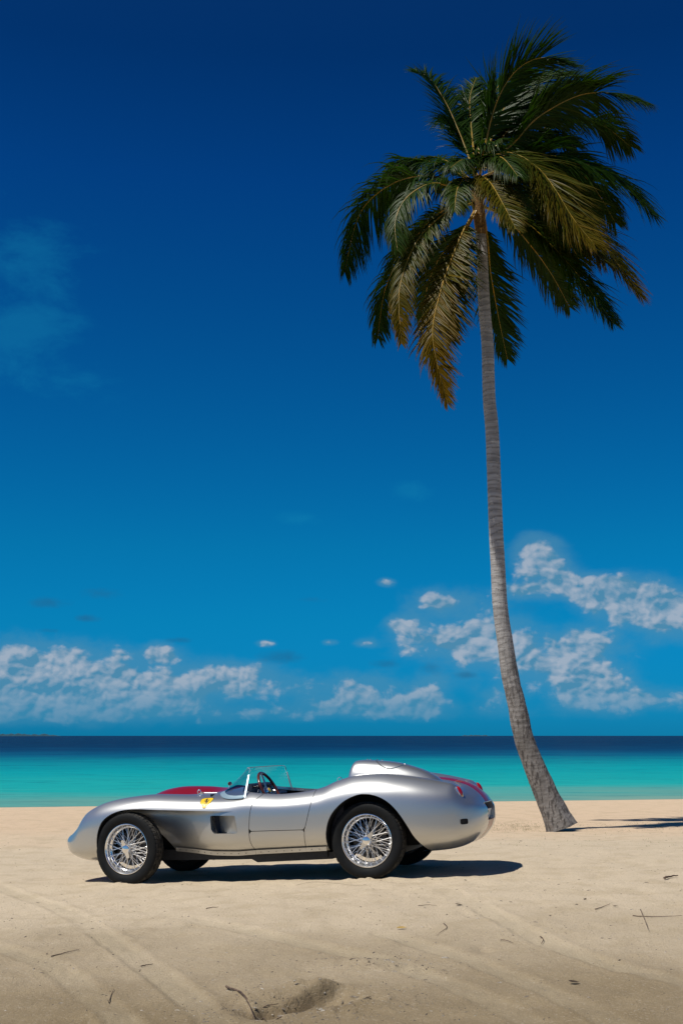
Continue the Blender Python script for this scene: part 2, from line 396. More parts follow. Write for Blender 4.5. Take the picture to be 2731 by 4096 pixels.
def ground(x, y, detail=True):
    z = ground_base(x, y); mask = np.zeros_like(z); dug = np.zeros_like(z)
    if not detail: return z, mask, dug
    near = sstep(34, 20, y) * sstep(-3, 3, y)
    z = z + near * (.010 * fbm(x * 1.1, y * 1.1, 3, 3) + .006 * fbm(x * 4.3, y * 4.3, 3, 11))
    fg = sstep(19, 8, y)
    rough = .35 + .65 * sstep(-.2, .5, fbm(x * .7, y * .7, 2, 29))
    z = z + fg * rough * (.0045 * fbm(x * 13, y * 13, 3, 5) + .0022 * np.abs(fbm(x * 38, y * 38, 2, 8)))
    sel = (y > 3) & (y < 13)
    xs, ys = x[sel], y[sel]; dz = np.zeros_like(xs); mk = np.zeros_like(xs)
    for P, wdt, dep in TR:
        best = np.full(xs.shape, 1e9); arc = np.zeros_like(xs); side = np.zeros_like(xs); s0 = 0.0
        for (a, b) in zip(P[:-1], P[1:]):
            e = b - a; L = np.hypot(*e)
            if L < 1e-9: continue
            t = np.clip(((xs - a[0]) * e[0] + (ys - a[1]) * e[1]) / L ** 2, 0, 1)
            d = np.hypot(xs - a[0] - t * e[0], ys - a[1] - t * e[1]); u = d < best
            best[u] = d[u]; arc[u] = (s0 + t * L)[u]; side[u] = np.sign((xs - a[0]) * e[1] - (ys - a[1]) * e[0])[u]; s0 += L
        q = best / (wdt / 2); fade = .45 + .55 * sstep(-.5, .3, vnoise(arc * 1.3, arc * 0 + wdt * 99, 4))
        inn = sstep(1.25, .75, q)
        tread = np.sin(2 * math.pi * (arc + side * best * .6) / .055) * sstep(.25, .6, q) * sstep(1.05, .8, q)
        dz += fade * (-dep * inn + .55 * dep * np.exp(-((q - 1.35) / .28) ** 2) + .0028 * tread)
        mk = np.maximum(mk, inn * fade)
    def g(c, sx, sy, rot=0.0):
        u, v = xs - c[0], ys - c[1]; cr, sr = math.cos(rot), math.sin(rot)
        u, v = u * cr + v * sr, -u * sr + v * cr
        return np.exp(-(u / sx) ** 2 - (v / sy) ** 2)
    lump = 1 + .5 * fbm(xs * 9, ys * 9, 3, 41)
    dz += -.06 * g(dig[0], .30, .13, .25) * lump + .03 * g(dig[1], .32, .08, .3) * lump + .03 * g(dig[2], .16, .07, .2) * lump - .05 * g(dig[3], .10, .10) * lump
    dz += -.022 * g(dig[4], .06, .10) + .016 * g(dig[5], .22, .05, .2) * lump + .018 * g(dig[6], .22, .10, -.5) * lump
    A_, B_ = TRENCH; e_ = B_ - A_; L_ = np.hypot(*e_); e_ = e_ / L_             # the sharp edge of the trench left by digging
    al = (xs - A_[0]) * e_[0] + (ys - A_[1]) * e_[1]; ac = -(xs - A_[0]) * e_[1] + (ys - A_[1]) * e_[0] + .018 * fbm(xs * 8, ys * 8, 3, 55)
    win = sstep(-.06, .08, al) * sstep(L_ + .08, L_ - .10, al)
    dz += win * (.045 * sstep(-.035, .012, ac) * np.exp(-np.clip(ac, 0, 9) / .16) - .03 * np.exp(-((ac + .07) / .05) ** 2))
    edge = win * np.exp(-((ac + .02) / .030) ** 2)  # dark line for the shaded side of the trench, painted through the mask
    clods = g(dig[2], .5, .22, .2) + g(dig[6], .45, .2, -.5) + g(dig[0], .55, .28)
    dz += np.clip(clods, 0, 1) * .013 * np.maximum(0, fbm(xs * 17, ys * 17, 2, 61))
    for s_ in (-1.175, 1.175):                 # sand pushed up round the near tyres
        wx, wy = CARLOC[0] + s_ * math.cos(YAW) - .62 * math.sin(YAW), CARLOC[1] - s_ * math.sin(YAW) - .62 * math.cos(YAW)
        u = (xs - wx) * math.cos(YAW) - (ys - wy) * math.sin(YAW); v = (xs - wx) * math.sin(YAW) + (ys - wy) * math.cos(YAW)
        dz += (.020 * np.exp(-(u / .13) ** 2) * np.exp(-((np.abs(v) - .095) / .03) ** 2) + .016 * np.exp(-((np.abs(u) - .17) / .05) ** 2 - (v / .08) ** 2)) * (1 + .6 * fbm(xs * 16, ys * 16, 3, 71))
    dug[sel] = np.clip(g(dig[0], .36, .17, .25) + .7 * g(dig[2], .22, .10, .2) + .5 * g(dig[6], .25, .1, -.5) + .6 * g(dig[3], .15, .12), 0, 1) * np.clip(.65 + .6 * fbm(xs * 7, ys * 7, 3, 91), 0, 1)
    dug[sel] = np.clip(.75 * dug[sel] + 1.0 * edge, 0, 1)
    z[sel] += dz; mask[sel] = mk
    return z, mask, dug
ys = [-90, -50, -25, -12, -5, 0, 2, 3.2]
v = 4.0
while v < 13.5: ys.append(v); v *= 1.0058
while v < 37: ys.append(v); v *= 1.011
ys += [40, 46, 60, 100]
ys = np.array(ys); core = np.linspace(-1, 1, 361)
ext = np.array([1, 3, 8, 20, 60, 140.])
rows = []
for yv in ys:
    hw = .33 * np.clip(yv, 4, 40) + .5
    rows.append(np.stack([np.concatenate([-hw - ext[::-1], core * hw, hw + ext]), np.full(361 + 12, yv)], 1))
G = np.array(rows); nr, nc = G.shape[:2]
gz, gm, gd_ = ground(G[..., 0].ravel(), G[..., 1].ravel())
me = bpy.data.meshes.new('beach_sand')
gv = np.column_stack([G.reshape(-1, 2), gz])
idx = np.arange(nr * nc).reshape(nr, nc)
gf = np.stack([idx[:-1, :-1], idx[:-1, 1:], idx[1:, 1:], idx[1:, :-1]], -1).reshape(-1, 4)
me.from_pydata(gv.tolist(), [], gf.tolist()); me.update(); me.polygons.foreach_set('use_smooth', [True] * len(me.polygons))
at_ = me.attributes.new('track', 'FLOAT', 'POINT'); at_.data.foreach_set('value', gm.astype(np.float32))
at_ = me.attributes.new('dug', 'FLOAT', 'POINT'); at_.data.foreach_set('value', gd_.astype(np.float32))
def sand_build(T, p, o):
    g = T.n('ShaderNodeNewGeometry').outputs['Position']; s = T.n('ShaderNodeSeparateXYZ'); T.put(s.inputs[0], g)
    big = T.noise(g, .55, 5, .55); mid = T.noise(g, 3.2, 5, .6); fine = T.noise(g, 55, 3, .65); grain = T.noise(g, 260, 2, .7)
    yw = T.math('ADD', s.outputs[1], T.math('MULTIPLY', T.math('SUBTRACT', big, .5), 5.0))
    c = T.mix(T.step(yw, 14.5, 19.0), (.57, .47, .335), (.615, .465, .315))            # grey coral sand, peach sand by the sea
    c = T.mix(T.step(yw, 10.0, 5.2), c, (.23, .175, .10))                              # yellow-brown foreground sand, also darkened in the colour to stand for lens vignetting
    c = T.mix(T.math('MULTIPLY', T.step(mid, .45, .7), .35), c, (.37, .29, .175))
    c = T.mix(T.math('MULTIPLY', T.step(fine, .52, .72), .34), c, (.21, .17, .115))
    c = T.mix(T.math('MULTIPLY', T.step(T.noise(g, 110, 2, .6), .60, .70), T.math('MULTIPLY', T.step(yw, 16, 11), .38)), c, (.15, .12, .08))
    c = T.mix(T.math('MULTIPLY', T.step(fine, .46, .30), .35), c, (.50, .44, .36))
    a = T.n('ShaderNodeAttribute', attribute_name='track')
    c = T.mix(T.math('MULTIPLY', a.outputs['Fac'], .28), c, (.44, .375, .26))
    a2 = T.n('ShaderNodeAttribute', attribute_name='dug')               # damp sand turned up by digging, and the trench's dark side painted in as shade
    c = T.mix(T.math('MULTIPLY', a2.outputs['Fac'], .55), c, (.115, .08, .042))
    wet = T.step(s.outputs[2], SEA_Z + .05, SEA_Z + .005)
    c = T.mix(T.math('MULTIPLY', wet, .5), c, (.25, .20, .15))
    spk = T.step(grain, .70, .78)
    c = T.mix(T.math('MULTIPLY', spk, T.math('MULTIPLY', T.step(yw, 17, 12), .55)), c, (.10, .085, .065))
    T.put(p.inputs['Base Color'], c)
    T.put(p.inputs['Specular IOR Level'], .15)
    h = T.math('ADD', T.math('MULTIPLY', T.noise(g, 120, 3, .7), .55), T.math('MULTIPLY', fine, .6)); h = T.math('ADD', h, T.math('ADD', T.math('MULTIPLY', grain, .35), T.math('MULTIPLY', T.noise(g, 17, 4, .6), .8)))
    bump(T, p, h, .85, .015)
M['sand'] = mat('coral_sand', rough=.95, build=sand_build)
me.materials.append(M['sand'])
beach = bpy.data.objects.new('beach_sand', me); COL.objects.link(beach); tag(beach, kind='structure')

# ------------------------------------------------------------------ the sea
sy_ = [24, 27]; v = 29.0
while v < 400: sy_.append(v); v *= 1.012
while v < 45000: sy_.append(v); v *= 1.25
sy_.append(45000); sx_ = np.concatenate([-np.geomspace(45000, 60, 12), np.linspace(-50, 50, 60), np.geomspace(60, 45000, 12)])
SX, SY = np.meshgrid(sx_, sy_); idx = np.arange(SX.size).reshape(SX.shape)
SZ = SEA_Z + .0 * SX + .018 * fbm(SX * .12, SY * .5, 3, 77) * sstep(31, 45, SY) * sstep(600, 100, SY)
sf = np.stack([idx[:-1, :-1], idx[:-1, 1:], idx[1:, 1:], idx[1:, :-1]], -1).reshape(-1, 4)
def sea_build(T, p, o):
    g = T.n('ShaderNodeNewGeometry').outputs['Position']; s = T.n('ShaderNodeSeparateXYZ'); T.put(s.inputs[0], g)
    d = T.math('SUBTRACT', s.outputs[1], T.math('MULTIPLY', s.outputs[0], .22))
    n = T.noise(T.vmath('MULTIPLY', g, (.02, .06, 1)), 1.0, 6, .6); n2 = T.noise(T.vmath('MULTIPLY', g, (.12, .42, 1)), 1.0, 5, .6)
    dl = T.math('LOGARITHM', T.math('MAXIMUM', d, 20.0), 10.0)
    dl = T.math('ADD', dl, T.math('MULTIPLY', T.math('SUBTRACT', n, .5), .22))
    dl = T.math('ADD', dl, T.math('MULTIPLY', T.math('SUBTRACT', n2, .5), .11))
    f = T.math('DIVIDE', T.math('SUBTRACT', dl, 1.5), 1.0)      # log distance 1.5 .. 2.5
    c = T.ramp(f, [(0.0, (.20, .30, .24)), (.045, (.10, .285, .25)), (.13, (.012, .31, .30)), (.30, (.003, .27, .295)), (.44, (.002, .165, .225)), (.56, (.001, .085, .165)), (.66, (.001, .042, .11)), (.78, (.001, .024, .075)), (1.0, (.001, .018, .062))])
    w = T.noise(T.vmath('MULTIPLY', g, (.5, 1.6, 1)), 1.0, 5, .65)
    c = T.mix(T.math('MULTIPLY', T.step(w, .50, .70), T.math('ADD', .20, T.math('MULTIPLY', f, .50))), c, (.002, .045, .10))
    w2 = T.noise(T.vmath('MULTIPLY', g, (.10, .45, 1)), 1.0, 6, .65)
    c = T.mix(T.math('MULTIPLY', T.step(w2, .50, .68), T.math('MULTIPLY', T.step(f, .2, .6), .55)), c, (.001, .022, .085))
    c = T.mix(T.math('MULTIPLY', T.step(w2, .48, .34), T.math('MULTIPLY', T.step(f, .3, .7), .35)), c, (.002, .10, .20))
    T.put(p.inputs['Base Color'], c); p.inputs['Specular IOR Level'].default_value = .12
    p.inputs['IOR'].default_value = 1.33
    df = T.n('ShaderNodeBsdfDiffuse'); T.put(df.inputs[0], c); gl = T.n('ShaderNodeBsdfGlossy'); gl.inputs['Roughness'].default_value = .18
    fr = T.n('ShaderNodeFresnel'); fr.inputs[0].default_value = 1.33; mx = T.n('ShaderNodeMixShader'); T.put(mx.inputs[0], T.math('MULTIPLY', fr.outputs[0], .10))
    T.t.links.new(df.outputs[0], mx.inputs[1]); T.t.links.new(gl.outputs[0], mx.inputs[2]); T.t.links.new(mx.outputs[0], o.inputs[0])
    h = T.math('ADD', T.noise(T.vmath('MULTIPLY', g, (1.2, 3.0, 1)), 1.0, 5, .6), T.math('MULTIPLY', T.noise(T.vmath('MULTIPLY', g, (.2, .7, 1)), 1.0, 3, .5), 2.0))
    b = T.n('ShaderNodeBump'); T.put(b.inputs['Height'], h); b.inputs['Strength'].default_value = .6; b.inputs['Distance'].default_value = .12
    for nd in (df, gl): T.t.links.new(b.outputs[0], nd.inputs['Normal'])
M['sea'] = mat('lagoon_water', rough=.22, build=sea_build)
sea = mesh('sea', np.column_stack([SX.ravel(), SY.ravel(), SZ.ravel()]), sf, M['sea']); tag(sea, kind='structure')
M['isle'] = mat('far_island', (.010, .05, .075), 1.0)
def island(x0, x1, D, hmax, seed):
    n = 90; X = np.linspace(x0, x1, n); t = np.linspace(0, 1, n)
    h = hmax * (sstep(0, .12, t) * sstep(1, .85, t)) * (.6 + .4 * vnoise(t * 26, t * 0, seed) * .8 + .15 * vnoise(t * 70, t * 0, seed + 1))
    h = np.maximum(h, .3); V = []; F = []
    for j, (dy, k) in enumerate(((-60, 0), (-30, .8), (0, 1), (60, .7), (120, 0))):
        V += [(X[i], D + dy, SEA_Z + h[i] * k + (0 if k else -.5)) for i in range(n)]
    for j in range(4): F += [(j * n + i, j * n + i + 1, (j + 1) * n + i + 1, (j + 1) * n + i) for i in range(n - 1)]
    o = mesh('island', V, F, M['isle']); tag(o, kind='structure'); return o
D_ = 6000.0; k_ = 1.7417 / 4800 * D_
island((-40 - 784) * k_, (150 - 784) * k_, D_, 13, 5)
island((1055 - 784) * k_, (1118 - 784) * k_, D_, 7, 9)

# ------------------------------------------------------------------ the car
car = empty('sports_car', CARLOC, (ROLL, -PITCH, -YAW))
tag(car, 'silver open vintage racing car with wire wheels and yellow shield parked on the sand', 'car')
XK = np.array(sorted(set(np.round(np.concatenate([np.arange(-1.94, 2.06, .02), -2.003 + np.array([0, .0015, .005, .01, .018, .028, .04, .052]), 2.183 - np.array([0, .0012, .004, .008, .014, .022, .032, .044, .058, .074, .09, .107])]), 5))))
K_zb = [(-2.003, .415), (-1.99, .365), (-1.959, .314), (-1.912, .271), (-1.844, .241), (-1.766, .22), (-1.69, .21), (-1.494, .205), (-1, .20), (0, .20), (.8, .20), (1.3, .20), (1.674, .205), (1.746, .207), (1.855, .214), (1.963, .235), (2.037, .266), (2.082, .305), (2.133, .354), (2.158, .395), (2.177, .46), (2.183, .52)]
K_wm = [(-2.003, 0), (-2.0, .20), (-1.99, .31), (-1.96, .41), (-1.912, .475), (-1.844, .535), (-1.766, .585), (-1.69, .625), (-1.6, .66), (-1.494, .69), (-1.3, .715), (-1.1, .73), (-.6, .735), (0, .735), (.5, .735), (.8, .745), (1.1, .757), (1.35, .755), (1.6, .725), (1.8, .675), (1.95, .605), (2.05, .52), (2.10, .45), (2.14, .36), (2.165, .25), (2.177, .15), (2.183, 0)]
K_zm = [(-2.003, .42), (-1.9, .40), (-1.7, .42), (-1.4, .50), (-1, .55), (0, .52), (.8, .52), (1.2, .55), (1.6, .52), (1.9, .48), (2.1, .48), (2.183, .52)]
K_wc = [(-2.003, 0), (-1.99, .16), (-1.96, .22), (-1.9, .30), (-1.8, .42), (-1.72, .50), (-1.6, .54), (-1.4, .54), (-1.1, .52), (-.8, .51), (-.4, .51), (-.15, .54), (.08, .60), (.4, .605), (.66, .595), (.8, .57), (1, .53), (1.3, .50), (1.6, .485), (1.8, .475), (1.95, .46), (2.02, .44), (2.06, .40), (2.1, .33), (2.14, .25), (2.165, .17), (2.177, .10), (2.183, 0)]
K_zc = [(-2.003, .425), (-1.99, .44), (-1.973, .455), (-1.92, .468), (-1.87, .494), (-1.82, .527), (-1.77, .570), (-1.735, .622), (-1.70, .655), (-1.66, .680), (-1.597, .711), (-1.494, .752), (-1.338, .785), (-1.15, .806), (-.95, .816), (-.766, .806), (-.6, .795), (-.4, .785), (-.15, .775), (.08, .786), (.147, .776), (.244, .766), (.37, .759), (.49, .763), (.587, .771), (.66, .779), (.745, .797), (.856, .846), (.964, .879), (1.057, .90), (1.208, .908), (1.3, .905), (1.5, .879), (1.72, .834), (1.863, .796), (1.968, .762), (1.996, .70), (2.015, .662), (2.045, .650), (2.08, .635), (2.1, .625), (2.14, .585), (2.165, .56), (2.177, .54), (2.183, .52)]
K_zv = [(-2.003, .425), (-1.9, .480), (-1.72, .560), (-1.6, .62), (-1.4, .675), (-1.2, .73), (-1, .765), (-.8, .775), (-.6, .775), (-.4, .79), (-.25, .815), (-.1, .825), (.2, .775), (.6, .78), (.8, .80), (1, .82), (1.2, .83), (1.5, .82), (1.72, .80), (1.9, .765), (1.99, .735), (2.05, .69), (2.1, .66), (2.14, .61), (2.165, .565), (2.183, .52)]
K_zt = [(-2.003, .425), (-1.99, .445), (-1.92, .470), (-1.84, .508), (-1.75, .55), (-1.6, .62), (-1.4, .72), (-1.3, .765), (-1.2, .803), (-1.04, .85), (-.87, .866), (-.61, .855), (-.42, .835), (-.25, .832), (-.1, .84), (.1, .84), (.5, .82), (.8, .82), (1, .83), (1.4, .845), (1.7, .838), (1.8, .825), (1.9, .80), (2, .762), (2.05, .73), (2.1, .68), (2.126, .65), (2.154, .605), (2.172, .56), (2.183, .52)]
zb, wm, zm, wc, zc, zv, zt = (pchip(k, XK) for k in (K_zb, K_wm, K_zm, K_wc, K_zc, K_zv, K_zt))
CP = [(0 * wm, zb), (.70 * wm, zb + .003), (.958 * wm, zb + .36 * (zm - zb)), (wm, zm), (wc + (wm - wc) * .80, zm + (zc - zm) * .68), (wc, zc), (.60 * wc, zv), (0 * wm, zt)]
SEG = [4, 7, 9, 12, 12, 9, 10]
def section(i):
    P = np.array([(c[0][i], c[1][i]) for c in CP]); E = np.vstack([[-P[1, 0], P[1, 1]], P, [-P[-2, 0], P[-2, 1]]])
    s = np.concatenate([[0], np.cumsum(np.maximum(np.hypot(*np.diff(E, axis=0).T), 1e-5))])
    tan = np.zeros_like(E)
    for j in range(1, len(E) - 1):
        h0, h1 = s[j] - s[j - 1], s[j + 1] - s[j]
        tan[j] = ((E[j] - E[j - 1]) / h0 * h1 + (E[j + 1] - E[j]) / h1 * h0) / (h0 + h1)
    o = []
    for j in range(7):
        h = s[j + 2] - s[j + 1]
        for t in np.arange(SEG[j]) / SEG[j]:
            o.append((1 + 2 * t) * (1 - t) ** 2 * E[j + 1] + t * (1 - t) ** 2 * h * tan[j + 1] + t * t * (3 - 2 * t) * E[j + 2] + t * t * (t - 1) * h * tan[j + 2])
    o.append(P[-1]); return np.array(o)
S = np.array([section(i) for i in range(len(XK))])             # rows x, columns round the half section: (half-width, z)
NVv = S.shape[1]
for it_ in range(4):                                            # fair the surface
    a_ = 9 if it_ < 1 else 34
    T_ = S.copy(); T_[a_:-13] = .25 * S[a_ - 1:-14] + .5 * S[a_:-13] + .25 * S[a_ + 1:-12]; S = T_
    T_ = S.copy(); T_[:, 1:-1] = .25 * S[:, :-2] + .5 * S[:, 1:-1] + .25 * S[:, 2:]; S = T_
vk = np.concatenate([[0], np.cumsum(SEG)])                      # column index of each control line
def side_w(x, z):
    """half-width of the outer skin at (x, z), between sill and crest"""
    x = np.atleast_1d(np.asarray(x, float)); z = np.atleast_1d(np.asarray(z, float)); o = np.zeros(x.shape)
    for n, (a, b) in enumerate(zip(x, z)):
        i = int(np.clip(np.searchsorted(XK, a) - 1, 0, len(XK) - 2)); t = (a - XK[i]) / (XK[i + 1] - XK[i])
        sec = (S[i] * (1 - t) + S[i + 1] * t)[vk[1]:vk[5] + 1]
        o[n] = np.interp(b, np.maximum.accumulate(sec[:, 1]), sec[:, 0])
    return o
def top_z(x, w):
    i = int(np.clip(np.searchsorted(XK, x) - 1, 0, len(XK) - 2)); t = (x - XK[i]) / (XK[i + 1] - XK[i])
    sec = (S[i] * (1 - t) + S[i + 1] * t)[vk[5]:][::-1]
    return float(np.interp(w, sec[:, 0], sec[:, 1]))
def smooth_poly(p, n=6):
    return [tuple(q) for q in catmull(np.array(p), np.linspace(0, len(p) - 1, (len(p) - 1) * n + 1))]
ARCH_F = smooth_poly([(-1.494, .241), (-1.494, .335), (-1.486, .444), (-1.465, .519), (-1.434, .578), (-1.398, .613), (-1.351, .643), (-1.291, .667), (-1.23, .681), (-1.155, .689), (-1.046, .690), (-.917, .680), (-.753, .669), (-.511, .654), (-.31, .642), (-.151, .634), (-.05, .630)])
POLY_F = [(-1.494, .05)] + ARCH_F + [(-.02, .56), (-.02, .05)]
ARCH_R = smooth_poly([(.81, .24), (.81, .324), (.814, .404), (.838, .5), (.883, .579), (.952, .647), (1.024, .693), (1.113, .726), (1.194, .733), (1.284, .716), (1.369, .678), (1.439, .622), (1.502, .544), (1.567, .435), (1.607, .356), (1.663, .27), (1.70, .21)])
POLY_R = [(.81, .05)] + ARCH_R + [(1.72, .05)]
DOOR_F = smooth_poly([(.21, .90), (.186, .777), (.15, .738), (.116, .688), (.099, .627), (.087, .543), (.08, .449)])
DOOR_R = smooth_poly([(.614, .445), (.639, .522), (.672, .633), (.692, .715), (.695, .779), (.695, .9)])
POLY_DOOR = DOOR_F + DOOR_R
POLY_LOW = [(.08, .449), (.081, .378), (.091, .322), (.115, .27), (.115, .1), (.602, .1), (.604, .3), (.609, .40), (.614, .445)]
OPEN = smooth_poly([(-.03, -.001), (-.03, .2), (-.02, .42), (.02, .54), (.09, .588), (.25, .592), (.5, .588), (.66, .572), (.76, .52), (.86, .42), (.925, .25), (.935, -.001)])
OPEN = OPEN + [(.935, -.5), (-.03, -.5)]
WELL = [(-1.55, .62), (-1.30, .575), (-1.10, .54), (-.965, .475), (-.88, .40), (-.825, .34), (-.795, .28), (-.785, .1), (-3, .1), (-3, .62)]
SILL = [(-1.55, .0), (-1.48, .0), (-.95, .285), (-.79, .28), (-.55, .262), (-.34, .242), (-.06, .234), (.13, .243), (.82, .255), (1.0, .26), (1.55, .24), (1.62, .1), (2.3, 0)]
VENT = [(-.325, .60), (-.054, .593), (-.029, .435), (-.285, .437), (-.315, .47)]
def recess(x): return .28 * (1 - sstep(-.98, -.045, x))
def half(sign, parts):
    nx = len(XK)
    V = np.column_stack([np.repeat(XK, NVv), S[..., 0].ravel(), S[..., 1].ravel()])
    J = np.tile(np.arange(NVv), nx)
    I = np.arange(nx * NVv).reshape(nx, NVv)
    F = [tuple(f) for f in np.stack([I[:-1, :-1], I[1:, :-1], I[1:, 1:], I[:-1, 1:]], -1).reshape(-1, 4)]
    pieces = {}
    # cockpit opening seen from above
    top = J > vk[4]
    g = np.where(top, poly_sd(OPEN, V[:, 0], V[:, 1]), -1.0)
    V, F, cut_open = clip(V, F, -g)
    def on_side(V): return (V[:, 2] < pchip(K_zc, V[:, 0]) + .03) & (V[:, 1] > .40 * pchip(K_wm, V[:, 0]))
    # sill line between the wheels and in front of the tail
    g = V[:, 2] - np.interp(V[:, 0], [s[0] for s in SILL], [s[1] for s in SILL]); V, F, _ = clip(V, F, g)
    # rear wheel arch
    g = poly_sd(POLY_R, V[:, 0], V[:, 2]); g = np.where(V[:, 1] > .36, g, -np.abs(g) - .001)
    V, F, cut_r = clip(V, F, -g)
    # front arch and the recess behind the pontoon wing
    g = poly_sd(POLY_F, V[:, 0], V[:, 2]); g = np.where(V[:, 1] > .36, g, -np.abs(g) - .001)
    Vi, Fi, _ = clip(V, F, g)
    V, F, cut_f = clip(V, F, -g)
    gi = -poly_sd(WELL, Vi[:, 0], Vi[:, 2]); Vi, Fi, cut_w = clip(Vi, Fi, gi)
    gv = poly_sd(VENT, Vi[:, 0], Vi[:, 2]); Vi, Fi, cut_v = clip(Vi, Fi, -gv)
    Vi = Vi.copy(); Vi[:, 1] -= recess(Vi[:, 0])
    doors = []
    if parts:
        lim = (V[:, 1] > .40) & (V[:, 0] > -.1) & (V[:, 0] < .9)
        gd = np.where(lim, poly_sd(POLY_DOOR, V[:, 0], V[:, 2]), -1.0); gl = np.where(lim, poly_sd(POLY_LOW, V[:, 0], V[:, 2]), -1.0)
        Vd, Fd, cd = clip(V, F, gd - .0026); Vl, Fl, cl = clip(V, F, gl - .0026)
        V, F, cb = clip(V, F, -(np.maximum(gd, gl)) - .0026)
        for nm, a, b, c in (('door', Vd, Fd, cd), ('sill_panel', Vl, Fl, cl)):
            fv, ff = flange(a, c, lambda v: (0, -.03, 0)); doors.append((nm, a, b, fv, ff))
        fv, ff = flange(V, cb, lambda v: (0, -.03, 0)); pieces['gap'] = (fv, ff)
    # licence plate recess in the tail
    gp = np.where(V[:, 0] > 2.05, poly_sd([(-.16, .435), (.16, .435), (.175, .59), (-.175, .59)], V[:, 1], V[:, 2]), -1.0)
    V, F, cut_p = clip(V, F, -gp)
    # radiator mouth
    gm_ = np.where(V[:, 0] < -1.9, .27 ** 2 * (1 - (V[:, 1] / .27) ** 2 - ((V[:, 2] - .405) / .075) ** 2), -1.0)
    V, F, cut_m = clip(V, F, -gm_)
    mb = MB(); mb.add(V, F); b0 = len(mb.V)
    mb.add(Vi, Fi)
    Vw, Fw = compact(np.array(mb.V), mb.F, 1e-4)
    full = MB(); full.add(Vw, Fw)
    full.add(*flange(V, cut_f, lambda v: (0, -float(recess(v[0])) if v[0] > -1.42 else -.02, 0)))
    full.add(*flange(V, cut_r, lambda v: (0, -.02, 0)))
    full.add(*flange(Vi, cut_w, lambda v: (.0, -.02, 0)))
    full.add(*flange(V, cut_open, lambda v: (0, 0, -.03)))
    full.add(*flange(V, cut_p, lambda v: (-.09, 0, 0)))
    full.add(*flange(V, cut_m, lambda v: (.06, 0, 0)))
    if parts: full.add(*pieces['gap'])
    liners = []
    for cuts, d in ((cut_f, .40), (cut_r, .42)):
        es = [(a, b) for a, b in cuts if not (cuts is cut_f and V[a][0] > -1.40)]
        Vo = V.copy(); Vo[:, 1] -= .02
        fv, ff = flange(Vo, es, lambda v: (0, -(v[1] - .28), 0)); liners.append(MB().add(fv, ff))
    for liner, poly in zip(liners, ([(-1.55, .18)] + [q for q in ARCH_F if q[0] < -.95] + [(-.80, .60), (-.72, .18)], [(.80, .22)] + [q for q in ARCH_R if q[0] < 1.56] + [(1.55, .25)])):
        n = len(poly); liner.add([(p[0], .285, p[1]) for p in poly], [tuple(range(n))])
    # vent floor: deep at its front edge, flush at the back
    vent = MB()
    nxv, nzv = 16, 8; VV = []
    for i in range(nxv + 1):
        t = i / nxv
        for k in range(nzv + 1):
            q = k / nzv
            lo = np.array((-.29, .437)) * (1 - t) + np.array((-.029, .435)) * t; hi = np.array((-.325, .60)) * (1 - t) + np.array((-.054, .593)) * t
            p = lo * (1 - q) + hi * q
            dep = .14 * (1 - t) ** .9
            VV.append((p[0], float(side_w(p[0], p[1])[0]) - float(recess(p[0])) - dep - .001, p[1]))
    FF = [(i * (nzv + 1) + k, (i + 1) * (nzv + 1) + k, (i + 1) * (nzv + 1) + k + 1, i * (nzv + 1) + k + 1) for i in range(2, nxv) for k in range(nzv)]
    vent.add(VV, FF)
    vf, vff = flange(Vi, cut_v, lambda v: (0, -.14 * max(0.0, min(1.0, (-.03 - v[0]) / .28)) ** .9 - .001, 0)); vent.add(vf, vff)
    def fin(V, F):
        V = np.array(V, float).copy()
        if len(V): V[:, 1] *= sign
        return V, (F if sign > 0 else [tuple(f)[::-1] for f in F])
    return fin(full.V, full.F), [fin(l.V, l.F) for l in liners], fin(vent.V, vent.F), [(nm, fin(a, b), fin(c, d)) for nm, a, b, c, d in doors]
near_b, near_l, near_v, near_d = half(-1, True)
far_b, far_l, far_v, _ = half(1, False)
bodyV = MB(); bodyV.add(*near_b); bodyV.add(*far_b)
STRIPE = .235
def stripe_mat(me):
    """the painted centre band: nose to tail, a true change of paint"""
    me.materials.append(M['red'])
bv, bf = compact(np.array(bodyV.V), bodyV.F, 5e-5)
def split_band(V, F):
    g = np.where(V[:, 0] < .5, STRIPE, .125) - np.abs(V[:, 1]); A = clip(V, F, g)[:2]; B = clip(V, F, -g)[:2]; return A, B
(bandV, bandF), (bodV, bodF) = split_band(bv, bf)
# one mesh, two paints
nb = len(bandF); allV = np.vstack([bandV, bodV]); allF = bandF + [tuple(len(bandV) + i for i in f) for f in bodF]
key = {}; mp = np.zeros(len(allV), int)
for i, vv in enumerate(np.round(allV / 2e-5).astype(int)): mp[i] = key.setdefault(tuple(vv), i)
cleanF, mi = [], []
for j, f in enumerate(allF):
    h = []
    for i in f:
        q = mp[i]
        if not h or h[-1] != q: h.append(q)
    if len(h) > 1 and h[0] == h[-1]: h.pop()
    if len(set(h)) == len(h) and len(h) >= 3: cleanF.append(tuple(h)); mi.append(1 if j < nb else 0)
used = sorted({i for f in cleanF for i in f}); mp2 = {i: k for k, i in enumerate(used)}
body = mesh('body', allV[used], [tuple(mp2[i] for i in f) for f in cleanF], M['silver'], car, True, 38)
body.data.materials.append(M['red']); body.data.polygons.foreach_set('material_index', mi)
for nm, (V, F), (fv, ff) in near_d:
    mb = MB(); mb.add(V, F); mb.V, mb.F = [tuple(q) for q in compact(np.array(mb.V), mb.F)[0]], compact(np.array(V), F)[1]
    mb.add(fv, ff); mb.build(nm, M['silver'], car, True, 38)
for vv in near_l + far_l: MB().add(*vv).build('wheel_arch_liner', M['liner'], car, False, None)
for vv in (near_v, far_v): MB().add(*vv).build('side_vent', M['silver'], car, True, 35)
